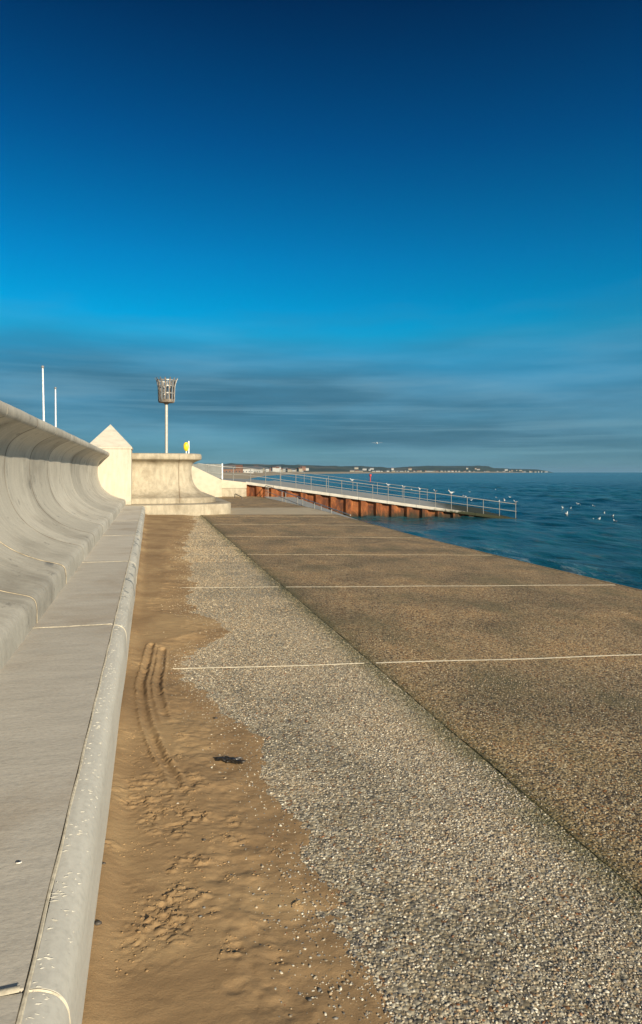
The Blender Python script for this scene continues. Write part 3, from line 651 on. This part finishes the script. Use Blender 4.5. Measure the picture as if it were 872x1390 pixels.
# lifebuoy housing on a white post
yl = 34.0; lx, ly = p2d(256.3, yl)
lb = thing('lifebuoy_post', 'yellow lifebuoy housing on a white post just right of the beacon', 'lifebuoy', (lx, ly, 1.3))
MB().tube([(0, 0, 0), (0, 0, zat(598.5, yl)-1.3)], .04, 10).build('post', M['whitepaint'], lb)
MB().tube([(-.13, -.02, 0), (-.13, -.02, zat(609, yl)-1.3)], .035, 8).build('stay_post', M['whitepaint'], lb)
zc = zat(606.3, yl)-1.3; mb = MB()
prof_ = [(.0, -.09), (.12, -.08), (.17, -.03), (.17, .03), (.12, .08), (0, .09)]
n = 20; vs = [(-.13+r*math.cos(2*math.pi*k/n)*.82, -.05+d, zc+r*1.35*math.sin(2*math.pi*k/n)) for r, d in prof_ for k in range(n)]
mb.add(vs, [(i*n+k, i*n+(k+1) % n, (i+1)*n+(k+1) % n, (i+1)*n+k) for i in range(5) for k in range(n)])
mb.build('lifebuoy_housing', M['yellow'], lb)

# flagpoles
for (px, pt, pyt, yc, lab) in ((60.5, 58, 497, 45, 'taller white flagpole rising behind the curved wall, the left one'), (76, 75.3, 526, 55, 'shorter white flagpole rising behind the curved wall, the right one')):
    x, y = p2d(px, yc); x2, y2 = p2d(pt, yc); zt = zat(pyt, yc)-1.3
    fp = thing('flagpole', lab, 'flagpole', (x, y, 1.3), 'flagpoles behind the sea wall')
    MB().tube([(0, 0, 0), ((x2-x)*.4, (y2-y)*.4, zt*.5), (x2-x, y2-y, zt-.12)], [.085, .07, .05], 12).build('mast', M['whitepaint'], fp)
    MB().lathe([(.03, -.16), (.085, -.12), (.1, -.05), (.085, .02), (.03, .05)], 14, (x2-x, y2-y, zt)).build('finial', M['cap'], fp)
    MB().lathe([(.16, 0), (.16, .03), (.10, .04), (.10, .25), (.085, .25)], 14).build('base_collar', M['cap'], fp)

# ------------------------------------------------------------------ flank wall and low wall where the slipway leaves the promenade
fw = thing('flank_wall', 'sunlit cream wall with a sloping top just right of the terrace', 'wall', (3.8, 46, 0))
Y0 = 45.6; xL, xR = 2.0, p2d(301, 45.5)[0]
def ztop(px, py): return zat(py, 45.5)
pf = [(xL, ztop(0, 627)), (p2d(262, 45.5)[0], ztop(0, 633)), (p2d(280, 45.5)[0], ztop(0, 641.5)), (xR-.12, ztop(0, 650.2)), (xR, ztop(0, 651.5)), (xR, -.4), (xL, -.4)]
mb = MB(); n = len(pf); mb.add([(x, Y0, z) for x, z in pf]+[(x, Y0+1.2, z) for x, z in pf], [tuple(range(n)), tuple(range(2*n-1, n-1, -1))]+[(k, (k+1) % n, n+(k+1) % n, n+k) for k in range(n)])
mb.build('wall_body', M['cream'], fw, off=(3.8, 46, 0), bevel=.03)
lw = thing('low_wall', 'low cream wall with a pale band linking the flank wall to the rusty piling', 'wall', (5.7, 47, 0))
P0 = np.array([6.6, 47.0]); D2 = np.array([.937, -.349]); N2 = np.array([.349, .937]); SL = .132; ZK = .95
mb = MB().box(xR-.1, P0[0]-.02, 46.6, 47.6, -.4, .52); mb.build('wall_body', M['terrace'], lw, off=(5.7, 47, 0), bevel=.02)
mb = MB(); mb.prism([(xR-.1, 46.55), (P0[0]-.01, 46.55), (P0[0]-.01, 47.62), (xR-.1, 47.62)], .525, [1.15, .93, .93, 1.15]); mb.build('wall_coping', M['cream'], lw, off=(5.7, 47, 0), bevel=.02)

# ground behind these walls
o = MB(); o.prism([(-2.3, 60), (1.6, 60), (1.6, 46.85), (xR-.1, 46.85), (P0[0], 47.7), (P0[0]+4, 60), (P0[0]+4, 75), (-40, 140), (-60, 120)], -2.5, [1.3, 1.3, 1.3, 1.1, .9, .85, .9, 1.3, 1.3])
o = o.build('slipway_head', M['deck']); o['kind'] = 'structure'

# grey screen
gs = thing('board_screen', 'grey boarded screen with a white end post behind the flank wall', 'screen', (3.9, 55, 1.2))
xa = p2d(258, 54)[0]; xb = p2d(301.5, 54)[0]; ysn = p2d(280, 54)[1]; mb = MB(); k = 0; x = xa
zt_ = zat(629.8, 54)
while x < xb-.01:
    mb.box(x, min(x+.145, xb), ysn, ysn+.04, 1.15, zt_+.01*math.sin(k*2.3)); x += .15; k += 1
mb.build('boards', M['greypanel'], gs, off=(3.9, 55, 1.2), smooth=0)
MB().box(xb+.01, xb+.11, ysn-.03, ysn+.07, .9, zt_+.05).build('end_post', M['whitepaint'], gs, off=(3.9, 55, 1.2))
MB().box(xa, xb, ysn-.03, ysn-.005, 1.5, 1.58).build('cross_rail', M['greypanel'], gs, off=(3.9, 55, 1.2))

# ------------------------------------------------------------------ slipway with rusty sheet piling
sw = thing('slipway', 'long concrete slipway on rusty sheet piling sloping down into the sea', 'slipway', (P0[0], P0[1], 0))
OFF = (P0[0], P0[1], 0)
def sp(s, w=0, z=0): return (P0[0]+D2[0]*s+N2[0]*w, P0[1]+D2[1]*s+N2[1]*w, ZK-SL*s+z)
SLEN = 24.0; SWID = 12.0
mb = MB(); ns = 24
for i in range(ns):
    a, b = SLEN*i/ns, SLEN*(i+1)/ns
    mb.add([sp(a, .32, -.03), sp(b, .32, -.03), sp(b, SWID, -.03), sp(a, SWID, -.03), sp(a, SWID, -4), sp(b, SWID, -4)], [(0, 1, 2, 3), (3, 2, 5, 4)])
mb.build('deck', M['deck'], sw, off=OFF, recalc=False)
mb = MB()
for i in range(12):
    a, b = SLEN*i/12+.01, SLEN*(i+1)/12-.01
    vs = [sp(t, w, z) for t in (a, b) for w, z in ((-.08, -.16), (-.08, .0), (-.06, .03), (.30, .03), (.33, .0), (.33, -.16))]
    mb.add(vs, [(k, (k+1) % 6, 6+(k+1) % 6, 6+k) for k in range(6)]+[(5, 4, 3, 2, 1, 0), (6, 7, 8, 9, 10, 11)])
mb.build('edge_kerb', M['kerbwhite'], sw, off=OFF)
mb = MB(); pts = []; s = -.3; pitch = 1.06
while s < 20:
    pts += [(s, .02), (s+.32, .02), (s+.46, .22), (s+.86, .22)]; s += pitch+.0
vs = []
for s_, w in pts: vs += [sp(s_, w, -.162), (sp(s_, w)[0], sp(s_, w)[1], -2.6)]
mb.add(vs, [(2*i, 2*i+1, 2*i+3, 2*i+2) for i in range(len(pts)-1)]); mb.build('sheet_piling', M['rust'], sw, off=OFF, smooth=0, recalc=False)

def railing(name, label, pts, posts, h, r, m, post_r=None, drop=.0):
    """pts: base polyline; posts: base points"""
    o0 = pts[0]; t = thing(name, label, 'railing', o0)
    lo = lambda p, dz: (p[0]-o0[0], p[1]-o0[1], p[2]-o0[2]+dz)
    MB().tube([lo(p, h) for p in pts], r, 10).build('top_rail', m, t)
    MB().tube([lo(p, h*.5) for p in pts], r*.85, 8).build('mid_rail', m, t)
    for p in posts: MB().tube([lo(p, -drop), lo(p, h)], post_r or r, 8).build('post', m, t)
    return t
SPN = 18.75
nposts = 18
near_s = [SPN-1.085*k for k in range(nposts)][::-1]
railing('slipway_railing', 'near galvanised railing along the slipway edge above the rusty piling', [(3.2, 46.9, 1.62-.35), (xR, 46.9, 1.05), sp(0, .15), sp(SPN+.06, .15)],
        [(3.9, 46.9, 1.17), (5.7, 46.95, 1.02)]+[sp(s, .15) for s in near_s], 1.0, .024, M['galv'], .026, .1)
railing('slipway_railing', 'far galvanised railing along the back edge of the slipway deck', [sp(.5, SWID-.3), sp(13.5, SWID-.3)], [sp(.5+2.15*k, SWID-.3) for k in range(7)], 1.0, .020, M['galv'], .022, .1)

# lower walkway down to the water, with its railing of paired posts
sheet('lower_walkway', [EDGE+.3, EDGE+2.4], np.linspace(25, 46.6, 20), lambda x, y: -.95+(y-25)/(46.6-25)*.87, M['deck'])
XR = EDGE+.45
def rb(y): return (XR, y, -.95+(y-25)/(46.6-25)*.87)
def yrail(px): # y on the line x = XR seen at column px
    k = (px-436)/FPX; return XR*(math.cos(YAW)-k*math.sin(YAW))/(math.sin(YAW)+k*math.cos(YAW))
ysr = [yrail(p) for p in (333.5, 338, 346, 359, 364, 383, 388, 404, 411, 427, 436, 450)]
railing('walkway_railing', 'pale railing with paired posts running down beside the apron edge', [rb(46.6), rb(26.0)], [rb(min(y, 46.5)) for y in ysr], .80, .024, M['galv'], .026)
# short dark handrail on the promenade
hx, hy = p2w(319, 675, -.03); hx2, hy2 = p2w(329, 676.5, -.03)
hr = thing('short_handrail', 'short dark handrail standing on the promenade before the low wall', 'handrail', (hx, hy, -.06))
MB().tube([(0, 0, 0), (0, 0, .22), (.03, 0, .26), (hx2-hx, hy2-hy, .10), (hx2-hx, hy2-hy, 0)], .028, 8).build('bent_rail', M['darksteel'], hr)

# ------------------------------------------------------------------ sea
def wave(X, Y):
    g = np.random.default_rng(21); h = np.zeros_like(X)
    for i in range(46):
        L = .7*(14/.7)**(g.uniform(0, 1)); a = g.normal(0, .55)+R(8); kx, ky = math.cos(a), math.sin(a); ph = g.uniform(0, 6.28)
        arg = (X*kx+Y*ky)*2*math.pi/L+ph+.9*fbm(X*.05+i, Y*.05, 2, i)*6
        h += (.0085*L**.72)*(1-np.abs(np.sin(arg*.5))*1.6+.6)*.42 if i % 3 == 0 else .0085*L**.55*np.sin(arg)
    return h-h.mean()
xs = np.concatenate([np.arange(EDGE+.05, 30, .14), np.arange(30, 90, .4), np.arange(90, 200, .8)]); ysx = np.concatenate([np.arange(2, 34, .14), np.arange(34, 130, .4), np.arange(130, 300, .8)])
X, Y = np.meshgrid(xs, ysx); fade = np.clip((198-X)/110, 0, 1)*np.clip((298-Y)/190, 0, 1)
Hh = wave(X, Y)*fade; Hh += .10*np.exp(-((X-12.6-.5*np.sin(Y*.35)-.4*fbm(Y*.3, X*0, 2))/.8)**2)*np.clip((30-Y)/10, 0, 1)
Hh = np.where(X < EDGE+.1, 0, Hh)
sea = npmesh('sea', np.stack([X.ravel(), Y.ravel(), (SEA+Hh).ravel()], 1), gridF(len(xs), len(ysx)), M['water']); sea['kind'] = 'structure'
x0, x1, y0, y1, B = xs[0], xs[-1], ysx[0], ysx[-1], 22000
fs_ = MB()
for (a, b, c, d) in ((-B, B, y1, B), (x1, B, -3000, y1), (x0, x1, -3000, y0)):
    fs_.add([(a, c, SEA), (b, c, SEA), (b, d, SEA), (a, d, SEA)], [(0, 1, 2, 3)])
o = fs_.build('open_sea', M['water'], smooth=0, recalc=False); o['kind'] = 'structure'

# ------------------------------------------------------------------ far beach, land and hills
bw = [p2d(318, 75), p2d(330, 130), p2d(344, 265), p2d(372, 560), p2d(392, 800), p2d(430, 1200), p2d(500, 1700), p2d(560, 2300), p2d(640, 3300), p2d(700, 4000), p2d(745, 5000)]
mb = MB(); vs = []
for (x, y) in bw:
    r = math.hypot(x, y); nx = -y/r; ny = x/r; w = 8+r*.045
    vs += [(x, y, SEA-.6), (x+nx*w*.35, y+ny*w*.35, SEA+.4), (x+nx*w, y+ny*w, .3+r*.0006), (x+nx*w*1.3, y+ny*w*1.3, 1.1+r*.001), (x+nx*(w+1600), y+ny*(w+200)+0, 2.0)]
mb.add(vs, [(5*i+k, 5*i+k+1, 5*i+k+6, 5*i+k+5) for i in range(len(bw)-1) for k in range(3)], 0)
mb.add(vs, [(5*i+3, 5*i+4, 5*i+9, 5*i+8) for i in range(len(bw)-1)], 1)
o = mb.build('far_beach', [M['farsand'], M['grass']], smooth=0, recalc=False); o['kind'] = 'structure'
RID = np.array([(180, 629.5), (260, 629.5), (302, 629.8), (340, 630), (380, 630.5), (430, 632), (470, 633), (491, 632.6), (530, 635.2), (560, 633), (580, 632), (610, 632.3), (661, 632.6), (671, 635.4), (700, 636.2), (727, 637), (742, 639), (752, 641.4)])
pxs = np.arange(180, 753, 1.5); rows = [(0, 0), (.08, .14), (.25, .30), (.5, .62), (.75, .86), (1, 1), (1.4, .7), (1.9, 0)]
Vs = []
for t, hh in rows:
    for p in pxs:
        yc0 = np.interp(p, [180, 400, 560, 752], [2900, 3000, 3700, 5600]); yc = yc0+t*1300
        top = zat(np.interp(p, RID[:, 0], RID[:, 1]), yc0+1300)
        nzv = float(fbm(np.array(p*.06), np.array(t*3.0), 4, 3)); z = SEA-2+(top-SEA+2)*hh*(1+(.35 if 0 < hh < 1 else .06)*nzv*2)
        x, y = p2d(p, yc); Vs.append((x, y, z))
o = npmesh('hills', np.array(Vs), gridF(len(pxs), len(rows)), M['hill']); o['kind'] = 'structure'

# far buildings
bm_ = {k: plain('far_'+k, c, .8, var=.1, sc=.5) for k, c in dict(white=(.42, .41, .38), cream=(.32, .28, .21), brick=(.22, .12, .08), grey=(.35, .36, .36), redroof=(.16, .08, .055), slate=(.10, .11, .12), glass=(.05, .07, .09)).items()}
def building(name, label, px, yc, w, d, h, wallm, roofm, group, zb=None, flat=False, win=True):
    x, y = p2d(px, yc); z = SEA+2.2 if zb is None else zb
    b = thing(name, label, 'building', (x, y, z), group, rz=random.uniform(-.5, .5))
    MB().box(-w/2, w/2, -d/2, d/2, -3, h).build('wall', bm_[wallm], b, smooth=0)
    if flat: MB().box(-w/2-.2, w/2+.2, -d/2-.2, d/2+.2, h+.003, h+.5).build('roof', bm_[roofm], b, smooth=0)
    else:
        r = h+w*.25 if w < d else h+d*.4; e = .4
        MB().add([(-w/2-e, -d/2-e, h), (w/2+e, -d/2-e, h), (w/2+e, d/2+e, h), (-w/2-e, d/2+e, h), (-w/2-e, 0, r), (w/2+e, 0, r)], [(0, 1, 5, 4), (2, 3, 4, 5), (0, 4, 3), (1, 2, 5), (3, 2, 1, 0)]).build('roof', bm_[roofm], b, smooth=0)
    if win:
        nwin = max(2, int(w/3.2))
        for f in range(max(1, int(h/3))):
            for k in range(nwin):
                xx = -w/2+(k+.5)*w/nwin; MB().box(xx-.6, xx+.6, -d/2-.05, -d/2+.1, 1+f*3, 2.3+f*3).build('window', bm_['glass'], b, smooth=0)
    return b
near_b = [(308, 640, 16, 9, 4, 'brick', 'slate', 'brick building with a dark roof at the left end of the far beach'), (320, 700, 14, 9, 5, 'brick', 'redroof', 'orange brick house with a red roof beside the far beach'),
          (331, 760, 20, 10, 4.0, 'white', 'white', 'low white flat roofed pavilion on the far beach'), (343, 900, 26, 10, 5, 'white', 'slate', 'wide white house on the far shore, right of the pavilion'), (315, 900, 22, 10, 7, 'cream', 'slate', 'cream gabled house behind the brick beach houses')]
for (px, yc, w, d, h, wm, rm, lab) in near_b: building('beach_building', lab, px, yc, w, d, h, wm, rm, 'buildings beside the far beach', flat=(wm == 'white' and w == 20))
g = random.Random(3)
for i in range(26):
    px = 338+i*3.1+g.uniform(-1, 1); yc = g.uniform(1500, 2300); wm = g.choice(['white', 'cream', 'cream', 'brick', 'grey', 'white'])
    building('town_building', 'small %s building in the distant town behind the near end of the slipway' % {'brick': 'brown'}.get(wm, wm), px, yc, g.uniform(8, 13), g.uniform(8, 11), g.uniform(5, 10) if g.random() < .5 else 4, wm, g.choice(['slate', 'redroof', 'slate']), '%s buildings of the distant town' % wm, zb=g.choice([4, 6, 9]), win=False)
for i in range(60):
    px = 478+i*4.45+g.uniform(-2, 2)
    if 655 < px < 690 and g.random() < .4: continue
    yc0 = np.interp(px, [180, 400, 560, 752], [2900, 3000, 3700, 5600]); up = g.random() < .25
    yc = yc0+(g.uniform(150, 400) if up else g.uniform(-40, 40)); wm = g.choice(['white', 'cream', 'white', 'grey', 'cream'])
    zf = {True: zat(np.interp(px, RID[:, 0], RID[:, 1]), yc0+1300)*g.uniform(.3, .5), False: 3.0}[up]
    building('coast_building', 'tiny %s building on the distant wooded coast %s' % (wm, 'up the hillside' if up else 'at the shoreline'), px, yc, g.uniform(9, 26), 10, g.uniform(3.5, 7), wm, g.choice(['slate', 'redroof', 'slate']), '%s buildings %s of the distant coast' % (wm, 'on the hillside' if up else 'at the shoreline'), zb=zf, win=False)

# red channel marker standing in the bay
mx, my = p2d(503, 230); zt = zat(642, 230)
mk = thing('channel_marker', 'thin red channel marker post standing in the sea beyond the slipway', 'marker', (mx, my, SEA-1))
MB().tube([(0, 0, 0), (0, 0, zt-SEA+1-.5)], .17, 10).build('post', M['red'], mk)
MB().lathe([(.18, 0), (.42, .05), (.42, .75), (.18, .8)], 12, (0, 0, zt-SEA-.2)).build('topmark', M['red'], mk)

# ------------------------------------------------------------------ haze: thin sea air
hz_m = bpy.data.materials.new('sea_haze'); hz_m.use_nodes = True; hn = hz_m.node_tree; hn.nodes.clear()
pv = hn.nodes.new('ShaderNodeVolumePrincipled'); pv.inputs['Color'].default_value = (.42, .74, 1, 1); pv.inputs['Density'].default_value = HAZE; pv.inputs['Anisotropy'].default_value = .2
ho = hn.nodes.new('ShaderNodeOutputMaterial'); hn.links.new(pv.outputs[0], ho.inputs['Volume'])
o = MB().box(-B-500, B+500, -B-500, B+500, -7.5, 130).build('haze', hz_m, smooth=0); o['kind'] = 'stuff'

# ------------------------------------------------------------------ gulls
M['gullwhite'] = plain('gull_white', (.80, .79, .76), .7, var=.05, sc=30); M['gullgrey'] = plain('gull_grey', (.36, .38, .40), .7, var=.1, sc=30)
M['bill'] = plain('gull_bill', (.55, .25, .05), .5); M['gullblack'] = plain('gull_black', (.03, .03, .03), .6)
def loft(rings, n=12):
    vs = []; mb = MB()
    for (x, z, ry, rz_) in rings: vs += [(x, ry*math.cos(2*math.pi*k/n), z+rz_*math.sin(2*math.pi*k/n)) for k in range(n)]
    return mb.add(vs, [(i*n+k, i*n+(k+1) % n, (i+1)*n+(k+1) % n, (i+1)*n+k) for i in range(len(rings)-1) for k in range(n)]+[tuple(range(n)), tuple((len(rings)-1)*n+k for k in range(n-1, -1, -1))])
def make_gull(pose):
    t = thing('gull', 'gull', 'gull', (0, 0, 0)); zb = .115 if pose == 'stand' else (.03 if pose == 'float' else 0)
    R_ = [(-.23, .035, .012, .006), (-.17, .03, .03, .016), (-.10, .01, .055, .042), (-.02, -.005, .072, .062), (.06, .0, .07, .066), (.11, .03, .05, .055), (.135, .075, .036, .04), (.15, .115, .033, .034), (.175, .135, .034, .032), (.20, .137, .026, .024), (.22, .132, .012, .012), (.225, .13, .004, .004)]
    R_ = [(x, z+zb+.05, a, b) for x, z, a, b in R_]
    loft(R_).build('body', M['gullwhite'], t, smooth=80)
    MB().tube([(.215, 0, zb+.18), (.245, 0, zb+.178), (.262, 0, zb+.168)], [.009, .007, .002], 6).build('bill', M['bill'], t)
    for s in (-1, 1):
        MB().lathe([(.001, -.004), (.004, 0), (.001, .004)], 6, (.192, s*.0285, zb+.195)).build('eye', M['gullblack'], t)
        if pose == 'fly':
            vs = [(.07, s*.04, .06), (.09, s*.25, .14), (.02, s*.55, .12), (-.05, s*.60, .115), (-.05, s*.3, .12), (-.07, s*.05, .05)]
            mb = MB(); mb.add([(x, y, z+.008) for x, y, z in vs]+[(x, y, z-.006) for x, y, z in vs], [(0, 1, 4, 5), (1, 2, 3, 4), (11, 10, 7, 6), (10, 9, 8, 7)]+[(k, 6+k, 6+(k+1) % 6, (k+1) % 6) for k in range(6)]); mb.build('wing', M['gullgrey'], t)
        else:
            rg = [(-.27, .055, .006, .006), (-.2, .055, .018, .018), (-.1, .055, .026, .038), (0, .05, .028, .048), (.07, .045, .02, .035), (.10, .045, .005, .01)]
            mb = MB(); n = 8; vs = []
            for x, z, a, b in rg:
                yo = s*(.052 if x > -.15 else .03 if x > -.25 else .012); vs += [(x, yo+a*math.cos(2*math.pi*k/n), zb+.03+z+b*math.sin(2*math.pi*k/n)*.8) for k in range(n)]
            mb.add(vs, [(i*n+k, i*n+(k+1) % n, (i+1)*n+(k+1) % n, (i+1)*n+k) for i in range(5) for k in range(n)]); mb.build('wing', M['gullgrey'], t)
        if pose == 'stand':
            MB().tube([(0, s*.025, .10+.02), (.005, s*.025, .05), (.0, s*.025, .004)], .005, 6).build('leg', M['bill'], t)
            MB().add([(-.01, s*.025-.005, .002), (.045, s*.025-.022, .002), (.05, s*.025+.022, .002), (-.01, s*.025+.005, .002), (0, s*.025, .012)], [(0, 1, 4), (1, 2, 4), (2, 3, 4), (3, 0, 4), (3, 2, 1, 0)]).build('foot', M['bill'], t)
    return t
protos = {p: make_gull(p) for p in ('stand', 'float', 'fly')}; used = set()
def gull(pose, loc, rz, label, group, sc=1.0):
    o = protos[pose] if pose not in used else copy_tree(protos[pose]); used.add(pose)
    o.location = loc; o.rotation_euler = (0, 0, rz); o.scale = (sc,)*3; o['label'] = label; o['group'] = group; return o
g = random.Random(9)
def s_at(px):
    best = min(np.arange(0, 19, .01), key=lambda s: abs(((lambda x, y: 436+FPX*(x*math.cos(YAW)-y*math.sin(YAW))/(x*math.sin(YAW)+y*math.cos(YAW)))(*sp(s, .15)[:2]))-px)); return float(best)
LBL = [(478, 'white gull on the near railing, farthest left on the slipway'), (524, 'white gull perched on the near railing, second from the left'), (544, 'white gull perched on the railing, third from the left'), (573, 'white gull perched on the railing about the middle of the slipway'),
       (588, 'white gull on the railing, right of the middle one'), (618, 'larger white gull on the lower part of the slipway railing'), (685, 'white gull on the last post but one of the slipway railing'), (705.5, 'white gull on the very last post of the slipway railing, out in the water')]
for px, lab in LBL:
    s = s_at(px); j = min(near_s, key=lambda q: abs(q-s)); s = j if abs(j-s) < .3 else s
    x, y, z = sp(s, .15); gull('stand', (x, y, z+1.0+.031), g.uniform(2.0, 4.2), lab, 'gulls perched on the slipway railing', .72 if px != 618 else 1.0)
FLO = [(559, 664.5), (605, 666.5), (608.6, 664.7), (638, 667.8), (628.8, 673), (632.6, 674), (637.6, 676), (673, 664.7), (674.2, 676), (678, 680.4), (692.5, 675), (640, 679), (692, 675.5)]
for k, (px, py) in enumerate(FLO[:12]):
    x, y = p2w(px, py, SEA+.05); gull('float', (x, y, SEA+.0), g.uniform(0, 6.28), 'small white gull floating on the sea beyond the slipway railing', 'gulls floating beyond the slipway', .75)
RF = [(764, 689, 'leftmost gull of the flock floating on the open sea at right'), (774.5, 690, 'gull floating just right of the leftmost one of the right flock'), (784.8, 684, 'farther out gull of a close pair on the open sea'), (787, 687, 'nearer gull of a close pair on the open sea'),
      (769.5, 698, 'brownish larger gull floating nearest the left of the right flock'), (806.5, 687.3, 'lone gull floating between the two clusters at right'), (820.5, 696.6, 'farthest out gull of the right hand cluster on the sea'), (832, 700.3, 'pale gull second from the right on the open sea'),
      (809, 706.3, 'gull at the left of the right hand cluster near the frame edge'), (814, 704.6, 'gull between two others at the left of the right hand cluster'), (835.6, 708, 'rightmost gull floating on the open sea')]
for px, py, lab in RF:
    x, y = p2w(px, py, SEA+.05); gull('float', (x, y, SEA+.0), g.uniform(0, 6.28), lab, 'gulls floating on the open sea at right', (.75 if px != 769.5 else 1.05))
x, y = p2d(512, 70); gull('fly', (x, y, zat(602.5, 70)), 1.2, 'grey gull flying low in the sky above the sea', 'flying gulls', 1.0)

# ------------------------------------------------------------------ small things on sand and step
M['weed'] = plain('dark_seaweed', (.018, .014, .010), .35, var=.4, sc=60)
wx, wy = p2w(310, 1029, .03); mb = MB(); g = random.Random(4)
wz = float(gz(wx, wy)+sand_h(np.array([wx]), np.array([wy]))[0])
for k in range(52):
    a = g.choice([-.35, -.2, -.5, 2.6, 2.9, 2.3])+g.uniform(-.4, .4); L = g.uniform(.025, .085); z = g.uniform(.002, .014); x0_, y0_ = g.uniform(-.025, .03), g.uniform(-.01, .012)-.3*0
    pts = [(x0_+math.cos(a)*L*t, y0_-.28*x0_+math.sin(a)*L*t, z+.008*math.sin(t*3.1)*g.uniform(.3, 1.5)) for t in (0, .25, .5, .75, 1)]
    mb.tube(pts, [.003, .005, .004, .0055, .002], 6)
o = mb.build('seaweed', M['weed'], loc=(wx, wy, wz)); tag(o, 'dark clump of dried seaweed lying on the sand', 'seaweed')
# a mussel shell on the step
M['shelldark'] = plain('shell_dark', (.03, .035, .05), .4)
M['shell'] = plain('shell', (.62, .58, .52), .35, var=.15, sc=80)
sx, sy = p2w(25, 1167, .39); mb = MB(); n = 14; vs = []
for i in range(6):
    t = i/5; r = math.cos(t*math.pi/2)
    vs += [(.017*r*math.cos(2*math.pi*k/n)*(1+.15*math.cos(2*math.pi*k/n)), .009*r*math.sin(2*math.pi*k/n), .009*math.sin(t*math.pi/2)) for k in range(n)]
vs = [(x*.6, y*.75, z*.6) for x, y, z in vs]
mb.add(vs, [(i*n+k, i*n+(k+1) % n, (i+1)*n+(k+1) % n, (i+1)*n+k) for i in range(5) for k in range(n)]); mb.m = [1 if ((q % n) < n//2+1 or q >= 2*n) else 0 for q in range(len(mb.f))]
o = mb.build('sea_shell', [M['shell'], M['shelldark']], loc=(sx, sy, .380), smooth=60); tag(o, 'small pale shell lying on the tread of the concrete step', 'shell')
# a few loose pebbles on the sand
M['pebble'] = plain('dark_pebble', (.07, .06, .05), .6, var=.3, sc=90)
for (px, py, r, lab) in ((133, 1272, .012, 'dark pebble on the sand against the foot of the step, nearest the camera'), (293, 968, .013, 'dark pebble at the edge of the sand, above the seaweed'), (277, 1141, .008, 'small dark pebble in the middle of the sand below the seaweed'), (141, 1190, .007, 'tiny dark pebble on the sand beside the step nosing')):
    x, y = p2w(px, py, .03); v, f = icosa(); v = v*np.array([1.2, .9, .6])*r*(1+.15*rng.uniform(-1, 1, (12, 1)))
    z = float(gz(x, y)+sand_h(np.array([x]), np.array([y]))[0])
    o = MB().add([tuple(q) for q in v], [tuple(q) for q in f]).build('pebble', M['pebble'], loc=(x, y, z+r*.3), smooth=180); tag(o, lab, 'pebble', 'loose dark pebbles on the sand')
